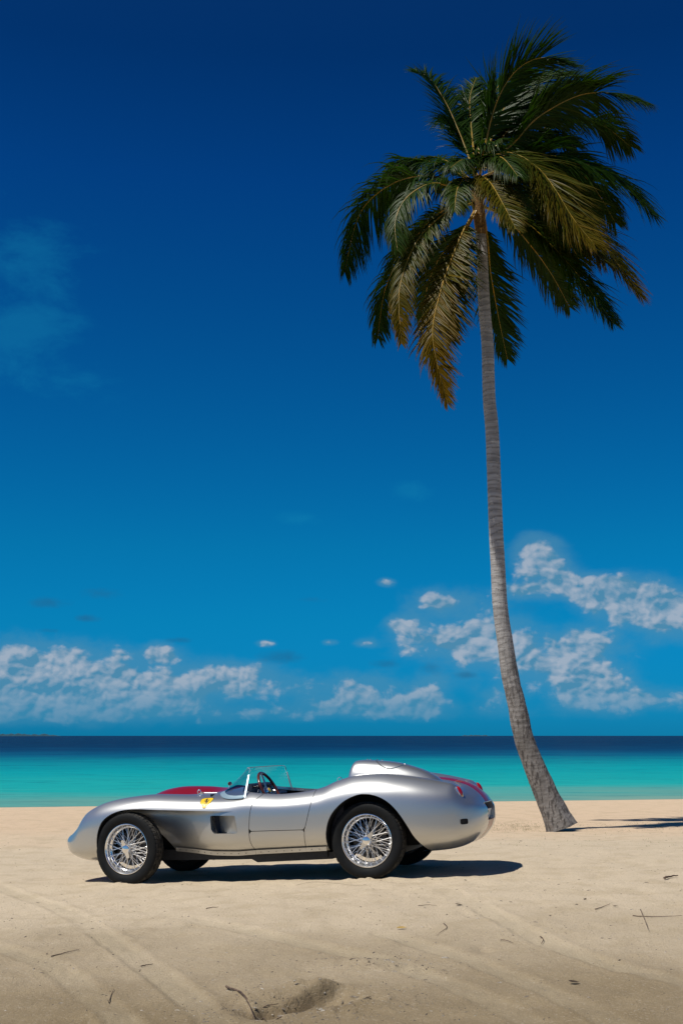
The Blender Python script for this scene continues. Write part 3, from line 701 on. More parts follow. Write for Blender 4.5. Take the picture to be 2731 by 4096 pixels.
# dark slot lip at the front of the near vent
for sgn in (-1, 1):
    mb = MB()
    pts = [(-.31 + .04 * q, sgn * (float(side_w(-.30, .52)[0]) - float(recess(-.30)) - .04), .588 - .15 * q) for q in np.linspace(0, 1, 6)]
    mb.tube(pts, .008, 6); mb.build('vent_lip', M['black'], car)
# plate recess back, radiator mouth back, undertray
MB().box(2.045, 2.06, -.20, .20, .42, .61).build('plate_recess', M['maroon'], car, False)
gr = MB()
for k in range(9): gr.box(-1.935, -1.93, -.27 + .06 * k, -.265 + .06 * k, .33, .48)
for k in range(4): gr.box(-1.936, -1.931, -.28, .28, .345 + .037 * k, .35 + .037 * k)
gr.build('grille', M['chrome'], car, False)
MB().box(-1.90, -1.89, -.36, .36, .30, .46).build('radiator', M['liner'], car, False)
ut = MB(); pl = [(-1.62, .40), (-.88, .40), (-.50, .50), (-.1, .60), (.78, .62), (.84, .42), (1.44, .36)]
ut.prism([(x, -w) for x, w in pl] + [(x, w) for x, w in pl[::-1]], 'z', .195, .29); ut.build('undertray', M['black'], car, False)
for s in (-1, 1):
    MB().prism([(-.03, .235), (.10, .165), (.82, .175), (.90, .235)], 'y', s * .40, s * .60).build('side_exhaust_box', M['black'], car, False)
# sill strip with rivets
for s in (-1, 1):
    for (xa, xb) in ((-.78, .115), (.117, .605), (.607, .80)):
        st = MB(); xs = np.linspace(xa, xb, max(4, int((xb - xa) / .03))); V = []
        for x in xs:
            zl = float(np.interp(x, [q[0] for q in SILL], [q[1] for q in SILL])); w = float(side_w(x, zl + .05)[0]) - float(recess(x))
            V += [(x, s * (w + .003), zl + .036), (x, s * (w - .006), zl - .001), (x, s * (w - .03), zl - .003)]
        F = [(3 * i + k, 3 * i + k + 1, 3 * i + k + 4, 3 * i + k + 3) for i in range(len(xs) - 1) for k in range(2)]
        st.add(V, F if s > 0 else [f[::-1] for f in F]); strip = st.build('sill_strip', M['silver'], car, True, 30)
        if s < 0:
            rv = MB()
            for x in np.arange(xa + .05, xb - .02, .075):
                zl = float(np.interp(x, [q[0] for q in SILL], [q[1] for q in SILL])); w = float(side_w(x, zl + .05)[0]) - float(recess(x))
                rv.ball((x, s * (w - .001), zl + .017), .0045, 8)
            tag(rv.build('rivets', M['black'], strip), kind='stuff')

# headrest fairing behind the driver, with its fuel flap
HY = -.28
K_ht = [(.955, .893), (.958, .925), (.966, .962), (.98, .995), (1.0, 1.018), (1.03, 1.027), (1.08, 1.028), (1.165, 1.022), (1.25, 1.013), (1.413, .986), (1.519, .954), (1.648, .905), (1.733, .858), (1.803, .80), (1.84, .765)]
K_hw = [(.955, .200), (1.1, .212), (1.3, .215), (1.5, .20), (1.7, .155), (1.84, .09)]
hx = np.concatenate([[.955, .9565, .959, .963, .97, .98, .99], np.arange(1.0, 1.845, .02)]); V = []; na = 40
for x in hx:
    t, w = float(pchip(K_ht, x)), float(pchip(K_hw, x)); b = .72
    for k in range(na + 1):
        a = math.pi * k / na; c, s_ = math.cos(a), math.sin(a)
        V.append((x, HY - w * math.copysign(abs(c) ** .75, c), b + (t - b) * abs(s_) ** .72))
F = [(i * (na + 1) + k, i * (na + 1) + k + 1, (i + 1) * (na + 1) + k + 1, (i + 1) * (na + 1) + k) for i in range(len(hx) - 1) for k in range(na)]
V = np.array(V)
gfl = .145 * (1 - np.sqrt(((V[:, 0] - 1.343) / .147) ** 2 + ((V[:, 1] - HY) / .165) ** 2))
Vh, Fh, ch = clip(V, F, -gfl - .004); Vf, Ff, cf = clip(V, F, gfl - .004)
mb = MB(); mb.add(*compact(Vh, Fh)); mb.add(*flange(Vh, ch, lambda v: (0, 0, -.025)))
n0 = na + 1; mb.add([V[k] for k in range(n0)], [tuple(range(n0))]); hr = mb.build('headrest_fairing', M['silver'], car, True, 38)
mb = MB(); mb.add(*compact(Vf, Ff)); mb.add(*flange(Vf, cf, lambda v: (0, 0, -.025))); mb.build('fuel_flap', M['silver'], hr, True, 38)
MB().box(1.22, 1.45, HY - .13, HY + .13, .87, .89).build('flap_well', M['liner'], hr, False)
mb = MB()
for (x, dy) in ((1.10, .02), (1.14, -.02), (1.20, .0), (1.24, .03), (1.47, -.03)): mb.ball((x, HY + dy, float(pchip(K_ht, x)) + .003), .007, 8)
tag(mb.build('flap_screws', M['chrome'], hr), kind='stuff')

# cockpit
tub = MB(); n = 0
for s in (-1, 1): tub.box(-.35, .93, s * .572, s * .560, .27, .735)
tub.box(-.36, .93, -.57, .57, .262, .275); tub.box(.925, .94, -.57, .57, .26, .80); tub.box(-.36, -.35, -.57, .57, .26, .79)
tub.build('cockpit_tub', M['navy'], car, False)
dash = MB(); prof = [(-.06, .70), (-.06, .80), (-.045, .845), (-.01, .868), (.03, .862), (.045, .845), (.03, .82), (.03, .68)]
dash.prism(prof, 'y', -.50, .02); dash.prism([(-.06, .66), (-.06, .76), (-.03, .772), (.03, .768), (.04, .75), (.03, .66)], 'y', .0205, .44); d = dash.build('dashboard', M['navy'], car, True, 25)
for i, (y, z, r) in enumerate(((-.36, .775, .033), (-.28, .785, .045), (-.19, .775, .045), (-.10, .77, .03), (-.03, .77, .03), (.10, .77, .03))):
    mb = MB(); mb.lathe([(r, -.006), (r, .010), (r * .86, .010), (r * .84, .004), (.0001, .004)], 24)
    g = mb.build('gauge', M['chrome'], d); g.location = (.034, y, z); g.rotation_euler = (0, 0, -math.pi / 2)
for y in (-.28, .28):
    seat = empty('seat', (0, 0, 0), (0, 0, 0), car)
    sb = MB(); P = []
    sb.ball((.55, y, .36), .24, 20, (1.05, .95, .33)); sb.build('seat_squab', M['navy'], seat)
    sb = MB(); sb.ball((.80, y, .53), .23, 20, (.42, .98, .95)); sb.build('seat_backrest', M['navy'], seat)
sw = empty('steering_wheel', (.125, -.28, .795), (0, R(-27), 0), car)   # wheel plane: local y-z
ring = [(0, .182 * math.cos(a), .182 * math.sin(a)) for a in np.linspace(0, 2 * math.pi, 48, endpoint=False)]
MB().tube(ring, .0145, 10, closed=True).build('steering_rim', M['wood'], sw)
for a in (R(90), R(210), R(330)):
    mb = MB(); mb.tube([(-.03, .025 * math.cos(a), .025 * math.sin(a)), (-.008, .10 * math.cos(a), .10 * math.sin(a)), (0, .178 * math.cos(a), .178 * math.sin(a))], [.014, .011, .009], 8)
    mb.build('steering_spoke', M['alu'], sw)
mb = MB(); mb.lathe([(.0001, .022), (.028, .018), (.038, .006), (.04, -.03), (.02, -.05)], 24); hb = mb.build('steering_hub', M['chrome'], sw); hb.rotation_euler = (0, 0, -math.pi / 2)
hb.location = (-.02, 0, 0)
mb = MB(); mb.lathe([(.0001, .024), (.024, .022), (.024, .018)], 24); hb2 = mb.build('horn_button', M['yellow'], sw); hb2.rotation_euler = (0, 0, -math.pi / 2); hb2.location = (-.018, 0, 0)
MB().tube([(.10, -.28, .78), (-.05, -.28, .70)], .018, 8).build('steering_column', M['black'], car)
mb = MB(); mb.tube([(.28, -.02, .40), (.27, -.02, .62)], .006, 6); mb.ball((.27, -.02, .635), .022, 10); mb.build('gear_lever', M['chrome'], car)

# windscreen
def sym(P): return [(x, -y, z) for x, y, z in P] + [(x, y, z) for x, y, z in P[::-1][1:]]
WB_ = [(.02, .655), (-.10, .632), (-.20, .585), (-.275, .46), (-.315, .25), (-.33, 0)]
def skin_z(x, w):
    i = int(np.clip(np.searchsorted(XK, x) - 1, 0, len(XK) - 2)); sec = S[i][vk[3]:]
    return float(np.interp(w, sec[::-1, 0], sec[::-1, 1]))
WB3 = [(x, w, skin_z(x, w) + .004) for x, w in WB_]
WT3 = [(.014, .485, 1.000), (.002, .48, 1.008), (-.022, .455, 1.013), (-.052, .32, 1.015), (-.062, .17, 1.015), (-.065, 0, 1.015)]
B3, T3 = catmull(np.array(sym(WB3)), np.linspace(0, 10, 81)), catmull(np.array(sym(WT3)), np.linspace(0, 10, 81))
ws = empty('windscreen', (0, 0, 0), (0, 0, 0), car)
V = []; nq = 10
for i in range(81):
    for k in range(nq + 1):
        q = k / nq; p = B3[i] * (1 - q) + T3[i] * q; V.append(p)
F = [(i * (nq + 1) + k, (i + 1) * (nq + 1) + k, (i + 1) * (nq + 1) + k + 1, i * (nq + 1) + k + 1) for i in range(80) for k in range(nq)]
mesh('screen_pane', V, F, M['glass'], ws)
MB().tube([B3[0] * .15 + T3[0] * .85] + [p + np.array((0, 0, .001)) for p in T3] + [B3[-1] * .15 + T3[-1] * .85], .0035, 6).build('screen_edge', M['clear_strip'], ws)
mb = MB(); Vb = []
for i in range(81):
    p = B3[i]; u = (T3[i] - B3[i]); u /= np.linalg.norm(u); o_ = np.array([p[0] - .3, p[1] * .9, 0]); o_ /= np.linalg.norm(o_)
    out_ = np.array([-.6, math.copysign(min(abs(p[1]) / .6, 1), p[1]), 0]); out_ /= np.linalg.norm(out_)
    Vb += [p + u * .028 + out_ * .003, p + out_ * .005 + u * .006, p + out_ * .03 - np.array((0, 0, .006))]
mb.add(Vb, [(3 * i + k, 3 * i + k + 1, 3 * i + k + 4, 3 * i + k + 3) for i in range(80) for k in range(2)])
mb.build('screen_base_trim', M['clear_strip'], ws, True, 30)
for s, i in ((-1, 0), (1, 80)):
    b, t = B3[i], T3[i]
    mb = MB(); p0, p1 = b, b + (t - b) * .80
    for q in (0,): mb.add([p0 + np.array(o) for o in ((-.008, s * .004, 0), (.008, s * .004, 0), (.008, -s * .006, 0), (-.008, -s * .006, 0))] + [p1 + np.array(o) for o in ((-.007, s * .004, 0), (.007, s * .004, 0), (.007, -s * .005, 0), (-.007, -s * .005, 0))],
        [(0, 1, 5, 4), (1, 2, 6, 5), (2, 3, 7, 6), (3, 0, 4, 7), (4, 5, 6, 7), (3, 2, 1, 0)])
    mb.build('screen_post', M['clear_strip'], ws, False)
# mirror, bonnet catch, small chrome catch by the headrest
mir = empty('rear_view_mirror', (-.36, -.12, .835), (0, 0, 0), car)
mb = MB(); mb.tube([(0, 0, -.01), (.01, 0, .03)], .006, 6); mb.build('mirror_stalk', M['chrome'], mir)
mb = MB(); mb.ball((.015, 0, .036), .032, 14, (.4, 1.5, .6)); mb.build('mirror_case', M['wood'], mir)
cz = skin_z(-.49, .46)
mb = MB(); mb.tube([(-.52 + .016 * math.cos(a), -.46, cz + .024 + .020 * math.sin(a)) for a in np.linspace(0, 2 * math.pi, 14, endpoint=False)], .005, 6, closed=True)
mb.box(-.505, -.48, -.470, -.450, cz - .005, cz + .020); mb.tube([(-.47, -.46, cz + .012), (-.40, -.455, cz + .008), (-.34, -.45, skin_z(-.34, .45) + .006)], .005, 6)
mb.build('bonnet_catch', M['chrome'], car)
mb = MB(); cz = skin_z(.90, .50); mb.tube([(.885 + .022 * math.cos(a), -.47, cz + .012 + .022 * math.sin(a)) for a in np.linspace(0, 2 * math.pi, 14, endpoint=False)], .004, 6, closed=True)
mb.build('deck_catch', M['chrome'], car)
# headlamps on the wing noses
for s in (-1, 1):
    mb = MB(); mb.lathe([(.0001, -.03), (.035, -.026), (.055, -.014), (.065, 0), (.068, .01)], 28)
    h = mb.build('headlamp', M['headlamp'], car); h.location = (-1.672, s * .50, .606); h.rotation_euler = (R(-22), 0, R(-90)); 
    mb = MB(); mb.lathe([(.064, -.008), (.072, -.004), (.074, .012)], 28); r_ = mb.build('lamp_bezel', M['silver'], h)
# tail lamps
for s in (-1, 1):
    tl = empty('tail_lamp', (1.985, s * .458, .700), (0, R(-24), 0), car)
    mb = MB(); n = 28; VV = []
    prof = [(1.08, -.03), (1.08, .004), (1.0, .008)]
    mb.lathe([(r * .058, -y) for r, y in prof], n); bz = mb.build('lamp_bezel', M['chrome'], tl); bz.rotation_euler = (0, 0, math.pi / 2); bz.scale = (.58, 1, .97)
    for nm, m_, a0, a1 in (('lamp_lens', M['lens'], R(-45), R(225)), ('lamp_reflector', M['amber'], R(225), R(315))):
        mb = MB(); VV = []; na_, nr_ = 24, 6
        for j in range(nr_ + 1):
            th = math.pi / 2 * j / nr_
            for k in range(na_ + 1):
                a = a0 + (a1 - a0) * k / na_; rr = .057 * math.cos(th) ** .8
                VV.append((.004 + .028 * math.sin(th), rr * math.cos(a) * .56, rr * math.sin(a)))
        FF = [(j * (na_ + 1) + k, j * (na_ + 1) + k + 1, (j + 1) * (na_ + 1) + k + 1, (j + 1) * (na_ + 1) + k) for j in range(nr_) for k in range(na_)]
        mb.add(VV, FF); mb.build(nm, m_, tl)
# licence plate
lp = empty('licence_plate', (2.135, 0, .485), (0, R(14), 0), car)
MB().box(-.004, .004, -.15, .15, -.045, .045).build('plate_board', M['white'], lp, False)
def strokes(name, segs, y0, parent, m_, sc=1.0):
    mb = MB()
    for (a, b) in segs:
        a, b = np.array(a) * sc, np.array(b) * sc; d = (b - a) / max(np.linalg.norm(b - a), 1e-6); n_ = np.array((-d[1], d[0])) * .007; e = d * .006
        q = [a - n_ - e, b - n_ + e, b + n_ + e, a + n_ - e]
        mb.add([(.0055, y0 + p[0], p[1]) for p in q] + [(.003, y0 + p[0], p[1]) for p in q], [(0, 1, 2, 3), (0, 4, 5, 1), (1, 5, 6, 2), (2, 6, 7, 3), (3, 7, 4, 0)])
    mb.build(name, m_, parent, False)
h = .026; w_ = .016
strokes('plate_character', [((0, -h), (0, h))], -.11, lp, M['teal'])
strokes('plate_character', [((w_, h), (-w_, h)), ((-w_, h), (-w_, 0)), ((-w_, 0), (w_, 0)), ((w_, 0), (w_, -h)), ((w_, -h), (-w_, -h))], -.065, lp, M['teal'])
strokes('plate_character', [((-w_, h), (0, -h)), ((0, -h), (w_, h))], -.005, lp, M['teal'])
MB().box(2.12, 2.165, -.17, .17, .592, .597).build('plate_lip', M['alu'], car, False)
# black slot low on the tail quarter
for s in (-1, 1):
    mb = MB(); pts = []
    x0, z0 = 2.03, .452
    poly = [(.028 * math.copysign(abs(math.cos(a)) ** .45, math.cos(a)), .024 * math.copysign(abs(math.sin(a)) ** .45, math.sin(a))) for a in np.linspace(0, 2 * math.pi, 24, endpoint=False)]
    V = []; c_ = 0
    for k, off in ((0.0, .004), (.35, .004), (.7, .004), (1.0, .004), (1.0, -.02)):
        V += [(x0 + p[0] * k, s * (float(side_w(x0 + p[0] * k, z0 + p[1] * k)[0]) + off), z0 + p[1] * k) for p in poly]
    F = [(j * 24 + i, j * 24 + (i + 1) % 24, (j + 1) * 24 + (i + 1) % 24, (j + 1) * 24 + i) for j in range(4) for i in range(24)]
    mesh('tail_slot', V, F, M['liner'], car, False)
# shield on the front wing
def on_skin(poly, off, s=-1, thick=.004):
    V = [(x, s * (float(side_w(x, z)[0]) + off), z) for x, z in poly] + [(x, s * (float(side_w(x, z)[0]) + off - thick), z) for x, z in poly]
    n = len(poly); f = tuple(range(n)); return V, [f, f[::-1]] [:1] + [(i, n + i, n + (i + 1) % n, (i + 1) % n) for i in range(n)]
def fan_skin(poly, off, s=-1, n=5):
    c = np.mean(poly, 0); mb = MB(); P = np.array(poly); V = []; m_ = len(P)
    for j in range(n + 1):
        for p in P: q = c + (p - c) * (j / n); V.append((q[0], s * (float(side_w(q[0], q[1])[0]) + off), q[1]))
    F = [(j * m_ + i, j * m_ + (i + 1) % m_, (j + 1) * m_ + (i + 1) % m_, (j + 1) * m_ + i) for j in range(n) for i in range(m_)]
    return V, F
def shield(cx, cz, k):
    up = catmull(np.array([(-.5, .40), (-.25, .46), (0, .47), (.25, .46), (.5, .40), (.49, .15), (.40, -.12), (.22, -.36), (0, -.55), (-.22, -.36), (-.40, -.12), (-.49, .15), (-.5, .40)]), np.linspace(0, 12, 49))[:-1]
    return [(cx + p[0] * .112 * k, cz + p[1] * .088 * k) for p in up]
ECX, ECZ = -.366, .718
sh = empty('shield_badge', (0, 0, 0), (0, 0, 0), car)
mb = MB(); mb.add(*fan_skin(shield(ECX, ECZ, 1.04), .0015)); mb.build('shield_border', M['ink'], sh)
mb = MB(); mb.add(*fan_skin(shield(ECX, ECZ, .97), .003)); mb.build('shield_field', M['yellow'], sh)
HORSE = [[(-.12, .28), (-.05, .33), (.0, .30), (.06, .22), (.10, .08), (.08, -.02), (.12, -.10), (.06, -.16), (-.02, -.08), (-.06, .02), (-.10, .10), (-.08, .18)],
         [(-.12, .28), (-.20, .24), (-.21, .20), (-.13, .21), (-.08, .20)], [(-.04, .33), (-.03, .38), (.0, .31)],
         [(-.09, .10), (-.20, .12), (-.26, .06), (-.23, .04), (-.18, .08), (-.08, .05)], [(-.08, .04), (-.20, .0), (-.22, -.06), (-.18, -.05), (-.15, -.02), (-.05, .0)],
         [(.02, -.10), (-.03, -.20), (.0, -.30), (-.06, -.33), (.03, -.33), (.03, -.22), (.10, -.14)], [(.10, -.08), (.17, -.16), (.13, -.26), (.20, -.28), (.20, -.15), (.12, -.04)],
         [(.10, .0), (.18, -.04), (.22, .06), (.20, .18), (.26, .24), (.26, .06), (.20, -.08), (.11, -.06)]]
mb = MB()
for P in HORSE: mb.add(*fan_skin([(ECX + .002 + p[0] * .088, ECZ + .012 + p[1] * .072) for p in P], .0045, n=2))
mb.build('prancing_horse', M['ink'], sh, False)
mb = MB()
for (x0, pts) in ((-.14, [(.05, .04), (-.03, .04), (-.03, 0), (.04, 0), (.04, -.04), (-.04, -.04)]), (.14, [(.05, .04), (-.03, .04), (-.03, 0), (.03, 0), (-.03, 0), (-.03, -.04)])):
    for a, b in zip(pts[:-1], pts[1:]):
        a, b = np.array(a), np.array(b); d = (b - a); d /= np.linalg.norm(d); n_ = np.array((-d[1], d[0])) * .012
        q = [a - n_, b - n_, b + n_, a + n_]; mb.add(*fan_skin([(ECX + (x0 + p[0]) * .10, ECZ + (-.25 + p[1]) * .088) for p in q], .0045, n=1))
mb.build('shield_letters', M['ink'], sh, False)

# wheels
RT_, RR_ = .335, .230
def make_wheel(spin):
    w = empty('wheel')
    # tyre: y < 0 is the outer face
    prof = [(.222, -.055), (.232, -.062), (.245, -.072), (.275, -.080), (.300, -.0795), (.318, -.072), (.3255, -.064), (.331, -.055), (.333, -.040), (.3275, -.037), (.3275, -.031), (.334, -.028), (.3345, -.012), (.3285, -.009), (.3285, .0)]
    prof = prof + [(r, -y) for r, y in prof[::-1][1:]]
    n = 324; m = len(prof); V = []
    for k in range(n):
        a = 2 * math.pi * k / n; ph = (k % 6)
        for r, y in prof:
            rr = r
            if r > .3245 and .03 < abs(y) and ph == (0 if y < 0 else 2): rr = r - .0055
            if r > .331 and abs(y) < .03 and ph == 3: rr = r - .004
            V.append((rr * math.cos(a), y, rr * math.sin(a)))
    F = [(k * m + i, k * m + i + 1, ((k + 1) % n) * m + i + 1, ((k + 1) % n) * m + i) for k in range(n) for i in range(m - 1)]
    ty = mesh('tyre', V, F, M['rubber'], w, True, 35)
    ty.data.materials.append(M['tread'])
    zone = [1 if (prof[i][0] + prof[i + 1][0]) / 2 > .3265 else 0 for i in range(m - 1)]
    ty.data.polygons.foreach_set('material_index', zone * n)
    mb = MB(); mb.lathe([(.219, -.050), (.2275, -.056), (.2315, -.063), (.2305, -.069), (.226, -.070), (.219, -.063), (.213, -.050), (.209, -.034), (.206, -.020), (.199, -.014), (.192, -.010), (.188, .0), (.188, .035), (.206, .042), (.222, .05), (.230, .062), (.219, .05)], 96)
    mb.build('rim', M['chrome'], w)
    sp = MB()
    for k in range(24):                                         # outer, long spokes
        a = 2 * math.pi * (k + .25) / 24; b = a + (1 if k % 2 else -1) * R(36)
        sp.tube([(.040 * math.cos(b), -.052, .040 * math.sin(b)), (.204 * math.cos(a), -.020, .204 * math.sin(a))], .0028, 5)
    for k in range(36):                                         # inner, short spokes
        a = 2 * math.pi * (k + .5) / 36; b = a + (1 if k % 2 else -1) * R(28)
        sp.tube([(.060 * math.cos(b), .028 if k % 4 < 2 else -.005, .060 * math.sin(b)), (.191 * math.cos(a), .012, .191 * math.sin(a))], .0026, 5)
    for k in range(24):
        a = 2 * math.pi * (k + .25) / 24; c, s_ = math.cos(a), math.sin(a)
        sp.tube([(.207 * c, -.019, .207 * s_), (.192 * c, -.024, .192 * s_)], .0048, 6)
    tag(sp.build('spokes', M['spoke'], w), kind='stuff')
    mb = MB(); mb.lathe([(.0001, -.062), (.030, -.060), (.040, -.052), (.043, -.02), (.060, .0), (.066, .035), (.066, .05)], 32); mb.build('hub', M['chrome'], w)
    ko = MB(); ko.lathe([(.0001, -.088), (.020, -.087), (.036, -.082), (.043, -.072), (.044, -.058), (.036, -.05)], 32)
    for e in (0, math.pi):
        q = []
        for (r, hw) in ((.034, .024), (.062, .016), (.084, .013), (.090, .0)):
            q.append((r, hw))
        pts = [(r, hw) for r, hw in q] + [(r, -hw) for r, hw in q[::-1][1:]]
        c, s_ = math.cos(e + spin), math.sin(e + spin)
        P2 = [(r * c - h_ * s_, r * s_ + h_ * c) for r, h_ in pts]
        n_ = len(P2); V = [(p[0], -.084, p[1]) for p in P2] + [(p[0], -.068, p[1]) for p in P2]
        ko.add(V, [tuple(range(n_)), tuple(range(2 * n_ - 1, n_ - 1, -1))] + [(i, n_ + i, n_ + (i + 1) % n_, (i + 1) % n_) for i in range(n_)])
    ko.build('knock_off_nut', M['chrome'], w, True, 35)
    mb = MB(); mb.lathe([(.0001, .03), (.10, .03), (.155, .034), (.160, .04), (.160, .075), (.15, .08), (.0001, .085)], 48)
    mb.build('brake_drum', M['drum'], w)
    return w
def copy_tree(o, parent):
    c = o.copy(); COL.objects.link(c); c.parent = parent
    for ch in o.children: copy_tree(ch, c)
    return c
wl = make_wheel(R(112)); wl.parent = car; wl.location = (-1.175, -.625, .329); wl.rotation_euler = (0, 0, R(-4.3))
wr = make_wheel(R(50)); wr.parent = car; wr.location = (1.175, -.625, .329)
for src, x, st in ((wl, -1.175, R(-4.3)), (wr, 1.175, 0)):
    c = copy_tree(src, car); c.location = (x, .625, .329); c.rotation_euler = (0, R(40), math.pi + st)
mb = MB(); mb.tube([(1.175, -.56, .33), (1.175, .56, .33)], .045, 12); mb.ball((1.175, 0, .32), .13, 16); mb.build('rear_axle', M['drum'], car)
for s in (-1, 1):
    mb = MB()
    mb.tube([(-1.25, s * .30, .26), (-1.175, s * .54, .25), (-1.05, s * .30, .26)], .016, 8); mb.tube([(-1.22, s * .30, .44), (-1.175, s * .54, .43), (-1.08, s * .30, .44)], .014, 8)
    mb.build('front_wishbone', M['drum'], car)

# ------------------------------------------------------------------ the palm
PD = 18.0; PK = PD / 4800 * 1.7417
def ptz(x, y, dy=0.0): return at((1340 + x / 1.2062) / 1.7417, (140 + y / 1.2062) / 1.7417, PD + dy)   # from the enlarged crown
TR_PTS = [(2246, 3318, 122), (2243, 3300, 116), (2231, 3284, 109), (2214, 3245, 100), (2197, 3209, 95), (2165, 3130, 86), (2130, 3050, 81), (2093, 2944, 77), (2065, 2812, 71), (2039, 2706, 66), (2024, 2600, 63), (2000, 2439, 60), (1990, 2260, 58), (1981, 2090, 57), (1968, 1742, 55), (1955, 1590, 52), (1949, 1384, 50), (1938, 1260, 50), (1931, 1135, 49), (1926, 1002, 45), (1919, 900, 42), (1915, 850, 44), (1910, 800, 40)]
tp = np.array([at(x / 1.7417, y / 1.7417, PD) for x, y, _ in TR_PTS]); tw = np.array([w * PD / 4800 / 2 for *_, w in TR_PTS])
base_z = float(ground_base(np.array(tp[1][0]), np.array(tp[1][1])))
palm = empty('palm_tree', (float(tp[1][0]), PD, base_z)); tag(palm, 'tall leaning coconut palm with wind-swept fronds standing behind the silver car', 'tree')
PO = np.array(palm.location)
seglen = np.concatenate([[0], np.cumsum(np.linalg.norm(np.diff(tp, axis=0), axis=1))]); total = seglen[-1]
N = 620; ss = np.linspace(0, total, N)
from_s = lambda arr: np.array([np.interp(ss, seglen, arr[:, k]) for k in range(arr.shape[1])]).T
# smooth centre line
tt = np.interp(ss, seglen, np.arange(len(tp))); cl = catmull(tp, tt); rad = np.interp(ss, seglen, tw)
ker = np.hanning(25); ker /= ker.sum()
for k in range(3): cl[:, k] = np.convolve(np.pad(cl[:, k], 12, 'edge'), ker, 'valid')
rad = np.convolve(np.pad(rad, 12, 'edge'), ker, 'valid')
scar = [0.0]; sgap = []
while scar[-1] < total: scar.append(scar[-1] + (.045 + .055 * min(1, scar[-1] / 3.0)) * random.uniform(.75, 1.25))
scar = np.array(scar); na = 44; V = []; ringv = []; ang = np.arange(na) * 2 * math.pi / na
for i in range(N):
    wob = .018 * np.sin(ang * 1 + i * .05) + .02 * vnoise(ang * 1.2 + 3, np.full(na, ss[i] * 2.2), 12)
    sl = ss[i] + wob; j = np.clip(np.searchsorted(scar, sl) - 1, 0, len(scar) - 2); ph = (sl - scar[j]) / (scar[j + 1] - scar[j])
    saw = (1 - ph) ** 3
    lowk = 1 - sstep(2.0, 4.2, ss[i])
    r = rad[i] * (1 + .035 * saw * (.55 + .45 * vnoise(ang * 1.6, j.astype(float) * 3.7, 9)) + (.022 + .045 * lowk) * fbm(ang * 4.0, np.full(na, ss[i] * 3.0), 3, 31) * (.35 + .65 * lowk))
    if ss[i] < .25: r = r * (1 + .06 * np.sin(ang * 7 + 1) * (1 - ss[i] / .25))
    t = (cl[min(i + 1, N - 1)] - cl[max(i - 1, 0)]); t /= np.linalg.norm(t); u = np.cross(t, (0, 1, 0)); u /= np.linalg.norm(u); w = np.cross(t, u)
    V.append(cl[i] - PO + np.outer(r * np.cos(ang), u) + np.outer(r * np.sin(ang), w)); ringv.append(saw)
V = np.concatenate(V); F = [(i * na + k, i * na + (k + 1) % na, (i + 1) * na + (k + 1) % na, (i + 1) * na + k) for i in range(N - 1) for k in range(na)]
def trunk_build(T, p, o):
    c = tc(T); s = T.n('ShaderNodeSeparateXYZ'); T.put(s.inputs[0], c)
    a = T.n('ShaderNodeAttribute', attribute_name='ring').outputs['Fac']
    low = T.step(s.outputs[2], 3.6, 1.0); flat = T.vmath('MULTIPLY', c, (1, 1, .28))
    fis = T.noise(flat, 22, 5, .65); blot = T.noise(c, 2.6, 5, .6); hor = T.noise(T.vmath('MULTIPLY', c, (.6, .6, 6)), 3.5, 5, .6)
    col = T.mix(T.step(hor, .4, .65), (.27, .26, .25), (.42, .405, .39))
    col = T.mix(T.math('MULTIPLY', T.step(a, .3, .8), .62), col, (.13, .12, .115))
    col = T.mix(T.math('MULTIPLY', low, .7), col, (.165, .148, .132))
    col = T.mix(T.math('MULTIPLY', low, T.math('MULTIPLY', T.step(fis, .48, .60), .85)), col, (.045, .038, .034))
    col = T.mix(T.math('MULTIPLY', T.step(blot, .52, .70), T.math('ADD', .25, T.math('MULTIPLY', low, .4))), col, (.075, .066, .058))
    T.put(p.inputs['Base Color'], col)
    bump(T, p, T.math('ADD', fis, T.math('MULTIPLY', hor, .5)), .7, .02)
M['trunk'] = mat('palm_bark', rough=.9, build=trunk_build)
trunk = mesh('trunk', V, F, M['trunk'], palm)
ra = trunk.data.attributes.new('ring', 'FLOAT', 'POINT'); ra.data.foreach_set('value', np.concatenate(ringv).astype(np.float32))
def leaf_build(T, p, o):
    c = T.n('ShaderNodeAttribute', attribute_name='tint').outputs['Color']; n = T.noise(tc(T), 9, 3)
    col = T.mix(T.math('MULTIPLY', n, .35), c, (.02, .03, .008)); T.put(p.inputs['Base Color'], col)
    tr = T.n('ShaderNodeBsdfTranslucent'); T.put(tr.inputs[0], T.mix(1.0, col, (1.1, 1.3, .35), 'MULTIPLY'))
    mx = T.n('ShaderNodeMixShader'); mx.inputs[0].default_value = .30
    T.t.links.new(p.outputs[0], mx.inputs[1]); T.t.links.new(tr.outputs[0], mx.inputs[2]); T.t.links.new(mx.outputs[0], o.inputs[0])
M['leaf'] = mat('palm_leaf', rough=.4, build=leaf_build); 
for m_ in (M['leaf'],): m_.node_tree.nodes['Principled BSDF'].inputs['Specular IOR Level'].default_value = .12
M['stalk'] = mat('frond_stalk', rough=.45, build=vary(6, (.40, .22, .012), (.20, .15, .015)))
GREEN, OLIVE, YELL, BROWN = np.array((.010, .040, .003)), np.array((.038, .078, .004)), np.array((.20, .105, .002)), np.array((.16, .068, .020))
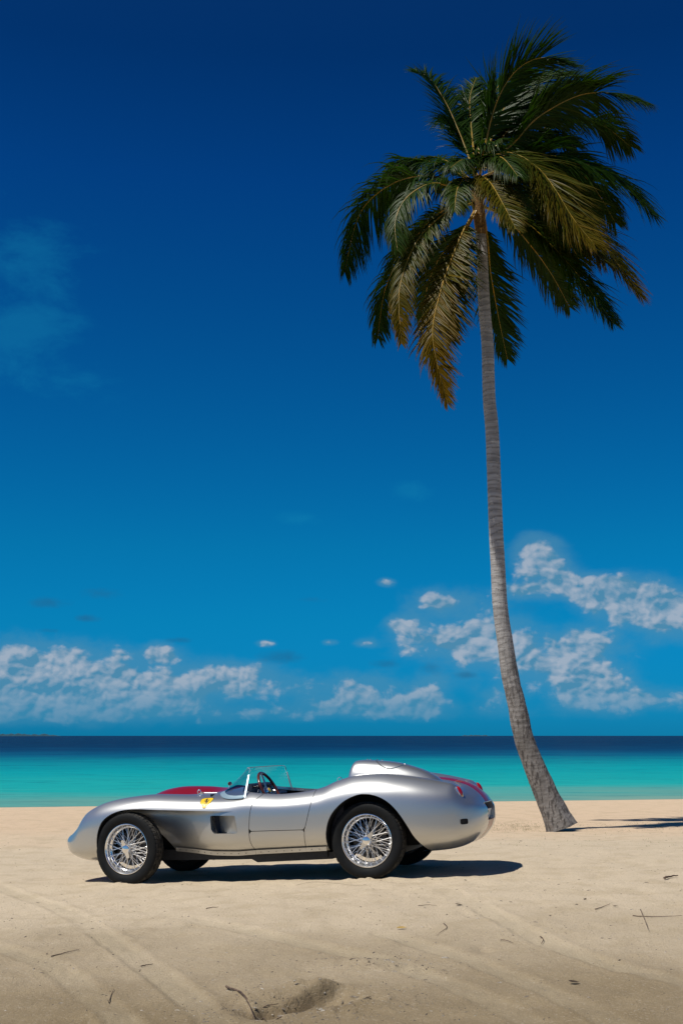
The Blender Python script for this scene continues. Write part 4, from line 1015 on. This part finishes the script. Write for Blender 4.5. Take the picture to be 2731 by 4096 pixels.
#   rib through enlarged-crown pixels, depth at the tip, leaflet length (m), yellowness at the base and at the tip, droop, label
FR = [([(662, 640), (610, 500), (540, 340), (460, 215), (385, 170)], .5, .56, 0, 0, .35),
      ([(672, 600), (655, 430), (650, 300), (680, 205)], .9, .46, .05, .1, .5),
      ([(715, 600), (745, 430), (800, 275), (885, 160), (1000, 110), (1150, 145)], -.5, .70, 0, .05, .15),
      ([(725, 590), (800, 380), (920, 240), (1060, 185), (1185, 200)], .8, .72, 0, 0, .25),
      ([(730, 600), (860, 430), (1000, 300), (1100, 240), (1190, 225)], 1.3, .7, 0, 0, .25),
      ([(740, 620), (860, 520), (980, 395), (1180, 290), (1350, 285), (1505, 330)], -.3, .75, .05, .2, .8),
      ([(745, 640), (900, 520), (1080, 420), (1260, 420), (1425, 540)], .7, .75, 0, .2, .95),
      ([(740, 650), (900, 590), (1090, 590), (1300, 660), (1430, 750), (1530, 865)], -.2, .80, 0, .1, .9),
      ([(740, 660), (900, 590), (1060, 590), (1220, 700), (1350, 905)], .9, .78, .05, .2, 1.0),
      ([(700, 650), (780, 575), (880, 580), (985, 650), (1060, 745), (1150, 890), (1250, 1010)], -1.5, .72, .35, .7, .45),
      ([(700, 690), (840, 640), (960, 700), (1080, 860), (1190, 980), (1300, 1100)], -.9, .75, .15, .6, .9),
      ([(735, 790), (870, 865), (1000, 975), (1130, 1110), (1240, 1250), (1340, 1390)], -.9, .62, .3, .15, .6),
      ([(730, 740), (900, 760), (1100, 840), (1250, 950), (1350, 1090), (1470, 1255)], -.3, .70, .1, .7, .55),
      ([(670, 740), (690, 682), (740, 705), (795, 790), (870, 935)], -2.0, .46, .6, .55, .5),
      ([(655, 720), (580, 660), (470, 615), (340, 600), (245, 690)], .8, .60, .25, 0, 1.2),
      ([(655, 760), (570, 715), (430, 680), (270, 720), (120, 860), (45, 1145)], .5, .72, .2, .05, 1.35),
      ([(650, 770), (560, 730), (450, 720), (340, 790), (290, 900), (300, 1040)], -.7, .46, .2, .2, 1.3),
      ([(655, 805), (560, 820), (450, 905), (330, 1050), (240, 1230), (205, 1465)], .7, .58, .2, .1, 1.1),
      ([(660, 815), (570, 835), (470, 910), (380, 1020), (310, 1230), (320, 1490)], -.9, .42, .25, .8, .9),
      ([(672, 850), (620, 940), (565, 1070), (510, 1230), (470, 1460), (540, 1775)], -1.0, .52, .45, .95, .3),
      ([(680, 850), (630, 950), (590, 1080), (560, 1230), (560, 1480)], -.6, .52, .3, .6, .35),
      ([(715, 850), (735, 990), (750, 1150), (785, 1350), (830, 1565)], .9, .52, .1, .0, .35),
      ([(690, 850), (600, 960), (500, 1080), (440, 1230), (430, 1390)], 1.4, .55, .1, .1, .6),
      ([(720, 830), (820, 880), (930, 1000), (1040, 1150), (1130, 1315)], 1.2, .60, .1, .15, .6),
      ([(690, 690), (640, 560), (600, 450), (560, 400), (500, 420)], 1.0, .6, .1, 0, .8),
      ([(720, 650), (800, 560), (900, 500), (1030, 480), (1160, 540)], 1.4, .75, 0, 0, .9),
      ([(735, 760), (850, 790), (980, 850), (1100, 960), (1190, 1110)], 1.0, .72, 0, .1, .9),
      ([(700, 620), (690, 480), (730, 350), (800, 230), (880, 170)], 1.2, .7, 0, 0, .5),
      ([(650, 700), (560, 620), (450, 590), (350, 650), (290, 780)], 1.3, .55, .05, 0, 1.0),
      ([(690, 720), (655, 640), (620, 600), (555, 640)], -.9, .46, .25, .1, 1.2),
      ([(690, 700), (725, 615), (800, 590), (880, 680)], -1.7, .46, .2, .2, 1.1),
      ([(690, 720), (635, 690), (590, 740), (575, 850)], -1.5, .42, .3, .3, 1.2),
      ([(700, 720), (760, 680), (840, 730), (900, 850)], -1.5, .46, .3, .3, 1.1),
      ([(700, 690), (700, 610), (730, 540), (800, 500)], -1.0, .5, .1, .1, .8),
      ([(735, 700), (880, 700), (1020, 760), (1150, 830), (1240, 900)], .5, .72, 0, .15, .6),
      ([(730, 690), (840, 640), (960, 600), (1090, 640), (1200, 740)], 1.6, .8, 0, 0, .7),
      ([(735, 740), (840, 790), (930, 860), (1010, 950), (1070, 1080)], 1.7, .75, 0, 0, .8),
      ([(720, 620), (790, 480), (870, 360), (960, 300), (1060, 300)], 1.9, .8, 0, 0, .4)]
CEN = ptz(690, 740)
for fi, (pts, dtip, LL, y0, y1, droop) in enumerate(FR):
    n = len(pts); P = [ptz(px, py, dtip * (i / (n - 1)) ** 1.2 - (.10 if dtip < 0 else -.05)) for i, (px, py) in enumerate(pts)]
    seg = catmull(np.array(P), np.linspace(0, n - 1, 90)); d_ = np.concatenate([[0], np.cumsum(np.linalg.norm(np.diff(seg, axis=0), axis=1))])
    Lr = d_[-1]; us = np.linspace(0, Lr, 60); rib = np.array([np.interp(us, d_, seg[:, k]) for k in range(3)]).T - PO
    mb = MB(); mb.tube(rib, [.027 * (1 - .90 * (i / 59) ** .42) for i in range(60)], 6)
    fr = mb.build('frond', M['stalk'], palm)
    if y1 > .6: fr['label'] = 'yellowing brown-tipped frond hanging low'
    V, F, C = [], [], []; nl = int(Lr * 74)
    for k in range(nl):
        t = .13 + .87 * (k + rng.uniform(-.3, .3)) / nl; t = min(max(t, .1), .995)
        i = t * 59; i0 = min(int(i), 58); p = rib[i0] + (rib[i0 + 1] - rib[i0]) * (i - i0)
        tan = rib[min(i0 + 2, 59)] - rib[max(i0 - 2, 0)]; tan /= np.linalg.norm(tan)
        sd_ = np.cross(tan, (0, 0, 1.0)); ln = np.linalg.norm(sd_)
        sd_ = sd_ / ln if ln > .15 else np.array((.3, -.95, 0)); 
        # ribs seen end on in the picture plane spread their leaflets in it too
        sd_ = sd_ + .75 * np.cross(tan, (0, -1.0, .0)) * (1 if np.dot(sd_, np.cross(tan, (0, -1.0, 0))) >= 0 else -1); sd_ /= np.linalg.norm(sd_)
        prof_ = min(1.0, (t - .08) / .22) ** .7 * (1 - .72 * max(0, (t - .55) / .45) ** 1.6)
        for s in (-1, 1):
            if rng.random() < .05: continue
            L_ = LL * 1.2 * prof_ * rng.uniform(.72, 1.16)
            fwd = .55 + .65 * t; cl_ = vnoise(np.array(t * 13.0 + s * 40), np.array(fi * 7.3), 3); c2 = vnoise(np.array(t * 9.0 + s * 17), np.array(fi * 3.1), 8)
            d0 = tan * (fwd + .35 * cl_) + sd_ * s * (.78 + .2 * c2) + np.array((.20 + .16 * c2, .10 * cl_, .04 + .18 * cl_)) + rng.normal(0, .13, 3); d0 /= np.linalg.norm(d0)
            wid = .0155 * (.75 + .5 * rng.random()) * (1 - .35 * t)
            nrm = np.cross(d0, tan); nrm /= max(np.linalg.norm(nrm), 1e-6); wv = np.cross(nrm, d0)
            yel = max(0, y0 + (y1 - y0) * t - .04 + rng.normal(0, .08))
            base = GREEN + (OLIVE - GREEN) * rng.uniform(0, .55)
            cc = base + (YELL - base) * np.clip(yel * yel * 1.25, 0, 1)
            b = len(V); q = p.copy(); dd = d0.copy(); ns = 5
            dr = droop * (1.15 + .5 * c2) * rng.uniform(.75, 1.4)
            for j in range(ns + 1):
                f = j / ns; ww = wid * (1 - f ** 2.2) * (.55 + .45 * min(1, f * 4)) + .0006
                V += [q - wv * ww, q + nrm * ww * .45, q + wv * ww]
                tipc = cc + (BROWN - cc) * np.clip((f - .62) * 1.6 * (yel + .05), 0, 1)
                C += [tipc] * 3
                dd = dd + (np.array((0, 0, -1.0)) * dr * (.25 + 1.1 * f) * .30 + np.array((.5, .0, 0)) * .22 * f + rng.normal(0, .03, 3)); dd /= np.linalg.norm(dd)
                q = q + dd * (L_ / ns)
            F += [(b + 3 * j + e, b + 3 * j + e + 1, b + 3 * j + e + 4, b + 3 * j + e + 3) for j in range(ns) for e in range(2)]
    lf = mesh('leaflets', V, F, M['leaf'], fr, True); tag(lf, kind='stuff')
    ca = lf.data.attributes.new('tint', 'FLOAT_COLOR', 'POINT')
    ca.data.foreach_set('color', np.column_stack([np.clip(np.array(C), 0, 1), np.ones(len(C))]).astype(np.float32).ravel())
rt = MB()                                       # rootlets showing where the sand has blown away
for k in range(46):
    a = 2 * math.pi * (k + rng.uniform(-.4, .4)) / 46; i_ = int(rng.uniform(8, 14)); r_ = rad[i_]; c_ = cl[i_] - PO; d_2 = np.array((math.cos(a), math.sin(a), 0))
    p0 = c_ + d_2 * r_ * .93; g0 = float(ground_base(np.array(PO[0] + p0[0]), np.array(PO[1] + p0[1]))) - PO[2]
    L2 = rng.uniform(.02, .06); p2 = p0 + d_2 * L2; p2[2] = g0 - .01; p1 = (p0 + p2) / 2 + np.array((0, 0, .015))
    if p0[2] - g0 < .09: rt.tube([p0, p1, p2], [.008, .007, .004], 5)
M['root'] = mat('palm_root', rough=.9, build=vary(40, (.10, .055, .03), (.22, .13, .07)))
tag(rt.build('roots', M['root'], palm), kind='stuff')
# fibre sheath where the stalks join the trunk
mb = MB(); c0 = cl[-1] - PO; c1 = ptz(690, 720) - PO
mb.tube([cl[-40] - PO, c0, (c0 + c1) / 2, c1, c1 + np.array((0, 0, .15))], [.085, .105, .125, .10, .03], 14)
M['fibre'] = mat('palm_fibre', rough=.9, build=vary(30, (.10, .055, .02), (.24, .13, .03), None, (40, .6, .02)))
mb.build('crown_sheath', M['fibre'], palm)

# ------------------------------------------------------------------ things lying on the sand
def gz_at(x, y):
    a, b = np.array([float(x)]), np.array([float(y)]); return float(ground(a, b)[0][0])
M['twig'] = mat('dry_twig', rough=.85, build=vary(40, (.05, .03, .022), (.13, .085, .055)))
M['dead'] = mat('dead_leaf', rough=.8, build=vary(30, (.05, .035, .02), (.12, .08, .04)))
M['yleaf'] = mat('yellow_leaf', rough=.6, build=vary(30, (.38, .25, .06), (.28, .17, .04)))
def twig(name, pts, r, label, cat, m_=None, branches=(), group=None, lift=.004):
    W3 = [hit(*p) for p in pts]; W3 = [np.array((p[0], p[1], gz_at(p[0], p[1]) + r * .7 + lift)) for p in W3]
    n = max(8, len(W3) * 4); r *= .62; C_ = catmull(np.array(W3), np.linspace(0, len(W3) - 1, n)); o0 = C_[0].copy()
    C_ = C_ + rng.normal(0, r * .25, C_.shape)
    root = empty(name, tuple(o0)) if branches else None
    mb = MB(); mb.tube([c - o0 for c in C_], [r * (1 - .6 * i / (n - 1)) for i in range(n)], 6)
    o = mb.build('stem' if branches else name, m_ or M['twig'], root)
    if not branches: o.location = tuple(o0)
    for (i, pq) in branches:
        a = C_[int(i * (n - 1))]; e = hit(*pq); e = np.array((e[0], e[1], gz_at(e[0], e[1]) + r + .006)); m2 = (a + e) / 2 + np.array((0, 0, .012))
        mb = MB(); mb.tube([a - o0, m2 - o0, e - o0], [r * .6, r * .45, r * .25], 5); mb.build('side_shoot', M['twig'], root)
    tag(root or o, label, cat, group); return root or o
twig('driftwood_stick', [(1524, 2022), (1538, 2019), (1556, 2018)], .016, 'short thick dark stick lying near the right edge of the sand', 'stick')
twig('dry_twig', [(1452, 2107), (1500, 2108), (1566, 2106)], .0055, 'long thin straight twig crossed by a shorter one on the sand', 'twig')
twig('dry_twig', [(1470, 2096), (1478, 2115), (1487, 2138)], .006, 'short twig lying across a longer straight one on the sand', 'twig', lift=.016)
twig('fallen_branch', [(520, 2272), (560, 2295), (600, 2313), (646, 2337)], .010, 'forked dead branch lying in the dug hollow in the foreground', 'branch', None, ((.35, (585, 2328)), (.55, (640, 2300)), (.7, (610, 2345))))
twig('dry_twig', [(1018, 2121), (1026, 2132), (1014, 2141), (1002, 2148)], .004, 'small curly twig on the open sand below the car tail', 'twig')
twig('dry_twig', [(1240, 2148), (1247, 2156), (1241, 2164)], .006, 'small hooked dark twig beside a tyre track right of centre', 'twig')
twig('dry_twig', [(474, 2090), (488, 2087), (502, 2086)], .006, 'tiny straight twig on the sand below the front wheel', 'twig')
twig('dry_twig', [(324, 2220), (338, 2217), (352, 2214)], .006, 'short dark twig lying on a tyre track at the left', 'twig')
twig('dry_twig', [(118, 2202), (150, 2196), (182, 2188)], .005, 'thin crooked twig on the sand at the far left foreground', 'twig')
twig('dry_twig', [(1148, 2160), (1163, 2161), (1178, 2166)], .005, 'thin bent twig beside the small hollow in the sand', 'twig')
twig('dry_twig', [(1366, 2092), (1384, 2087), (1400, 2080)], .005, 'pale thin twig on the sand left of the crossed twigs', 'twig')
twig('dry_twig', [(250, 2300), (256, 2286), (262, 2272)], .004, 'fine upright-lying twig between two tyre tracks at lower left', 'twig')
twig('dry_root', [(680, 2036), (720, 2026), (770, 2030), (830, 2036), (905, 2026)], .0018, 'long wavy root strand on the sand just below the car shadow', 'root')
twig('dry_twig', [(960, 2083), (985, 2078), (1003, 2080)], .004, 'faint little twig on the sand left of the dark leaf scraps', 'twig')
def leaf(px, py, L0, rz, m_, name, label, cat='leaf'):
    L = L0 * .62; c = hit(px, py); z = gz_at(c[0], c[1]); V = []; F = []
    for i in range(9):
        t = i / 8; w = L * .22 * math.sin(math.pi * min(.98, t + .04)) ** .8; cu = .06 * L + L * .25 * (t - .5) ** 2
        V += [((t - .5) * L, -w, cu + .35 * w), ((t - .5) * L, 0, cu), ((t - .5) * L, w, cu + .45 * w)]
    F = [(3 * i + k, 3 * i + k + 1, 3 * i + k + 4, 3 * i + k + 3) for i in range(8) for k in range(2)]
    o = mesh(name, V, F, m_); o.location = (c[0], c[1], z + .004); o.rotation_euler = (random.uniform(-.3, .3), random.uniform(-.2, .2), rz); tag(o, label, cat); return o
leaf(1053, 2079, .10, .3, M['dead'], 'dead_leaf', 'dark curled leaf scrap on the sand right of centre')
leaf(1317, 2255, .12, .5, M['dead'], 'dead_leaf', 'dark dead leaf lying on a track at lower right')
leaf(922, 2130, .11, .1, M['yleaf'], 'fallen_leaf', 'yellow fallen leaf lying flat on the sand in the middle')
leaf(1343, 2065, .08, 1.2, M['dead'], 'dead_leaf', 'small dark leaf on the sand below the palm')
leaf(845, 2291, .07, .8, M['dead'], 'dead_leaf', 'black leaf fragment beside the dug sand in the foreground')
leaf(1412, 2085, .06, -.4, M['dead'], 'dead_leaf', 'tiny dark leaf left of the long straight twig')
# grit, crumbs and scraps nobody could count
V, F = [], []
for k in range(6500):
    yv = 4.6 * math.exp(rng.uniform(0, 1.45)); xv = rng.uniform(-1, 1) * (.31 * yv + .3)
    if rng.random() < .16:
        c_ = dig[rng.choice([0, 2, 6, 3])]; xv, yv = c_[0] + rng.normal(0, .3), c_[1] + rng.normal(0, .16)
    s = .0022 * (1 + rng.pareto(2.4)); s = min(s, .0085); V.append((xv, yv, s, rng.uniform(0, 6.28), rng.random()))
A = np.array(V); zz = ground(A[:, 0].copy(), A[:, 1].copy())[0]; VV, FF, CC = [], [], []
for (x, y, s, a, q), z in zip(A, zz):
    b = len(VV); e = 1 + 2.2 * q * q; ca_, sa = math.cos(a), math.sin(a)
    for (u, v_, h_) in ((-e, -.6, -.3), (e, -.7, -.3), (e * .8, .7, -.3), (-e * .7, .6, -.3), (-.3 * e, .15, .5), (.5 * e, -.1, .42)):
        VV.append((x + s * (u * ca_ - v_ * sa), y + s * (u * sa + v_ * ca_), z + s * h_))
    FF += [(b, b + 1, b + 5, b + 4), (b + 1, b + 2, b + 5), (b + 2, b + 3, b + 4, b + 5), (b + 3, b, b + 4)]
def grit_build(T, p, o):
    n = T.noise(T.n('ShaderNodeNewGeometry').outputs['Position'], 6.5, 4, .8)
    T.put(p.inputs['Base Color'], T.ramp(n, [(.40, (.07, .055, .04)), (.52, (.17, .14, .105)), (.62, (.40, .36, .30))]))
grit = mesh('sand_grit', VV, FF, mat('grit', rough=.9, build=grit_build), None, False); tag(grit, kind='stuff')
# sparse beach grass round the foot of the palm
M['grass'] = mat('beach_grass', rough=.6, build=vary(20, (.12, .125, .05), (.24, .20, .09)))
VV, FF = [], []
for k in range(430):
    if k < 250: px, py = rng.normal(1190, 55), rng.normal(1899, 6)
    elif k < 360: px, py = rng.uniform(1320, 1568), rng.normal(1897, 7)
    else: px, py = rng.uniform(1130, 1568), rng.uniform(1895, 1945)
    c = hit(px, py); z = float(ground_base(np.array(c[0]), np.array(c[1])))
    for q in range(3):
        a = rng.uniform(0, 6.28); L_ = rng.uniform(.012, .034); d = np.array((math.cos(a), math.sin(a), 0)); w = np.array((-d[1], d[0], 0)) * .0016; p0 = np.array((c[0] + rng.normal(0, .03), c[1] + rng.normal(0, .03), z)); b = len(VV)
        VV += [p0 - w, p0 + w, p0 + d * L_ * .5 + w + (0, 0, L_ * .6), p0 + d * L_ * .5 - w + (0, 0, L_ * .6), p0 + d * L_ * 1.3 + (0, 0, L_ * .65)]
        FF += [(b, b + 1, b + 2, b + 3), (b + 3, b + 2, b + 4)]
tag(mesh('beach_grass', VV, FF, M['grass'], None, False), kind='stuff')
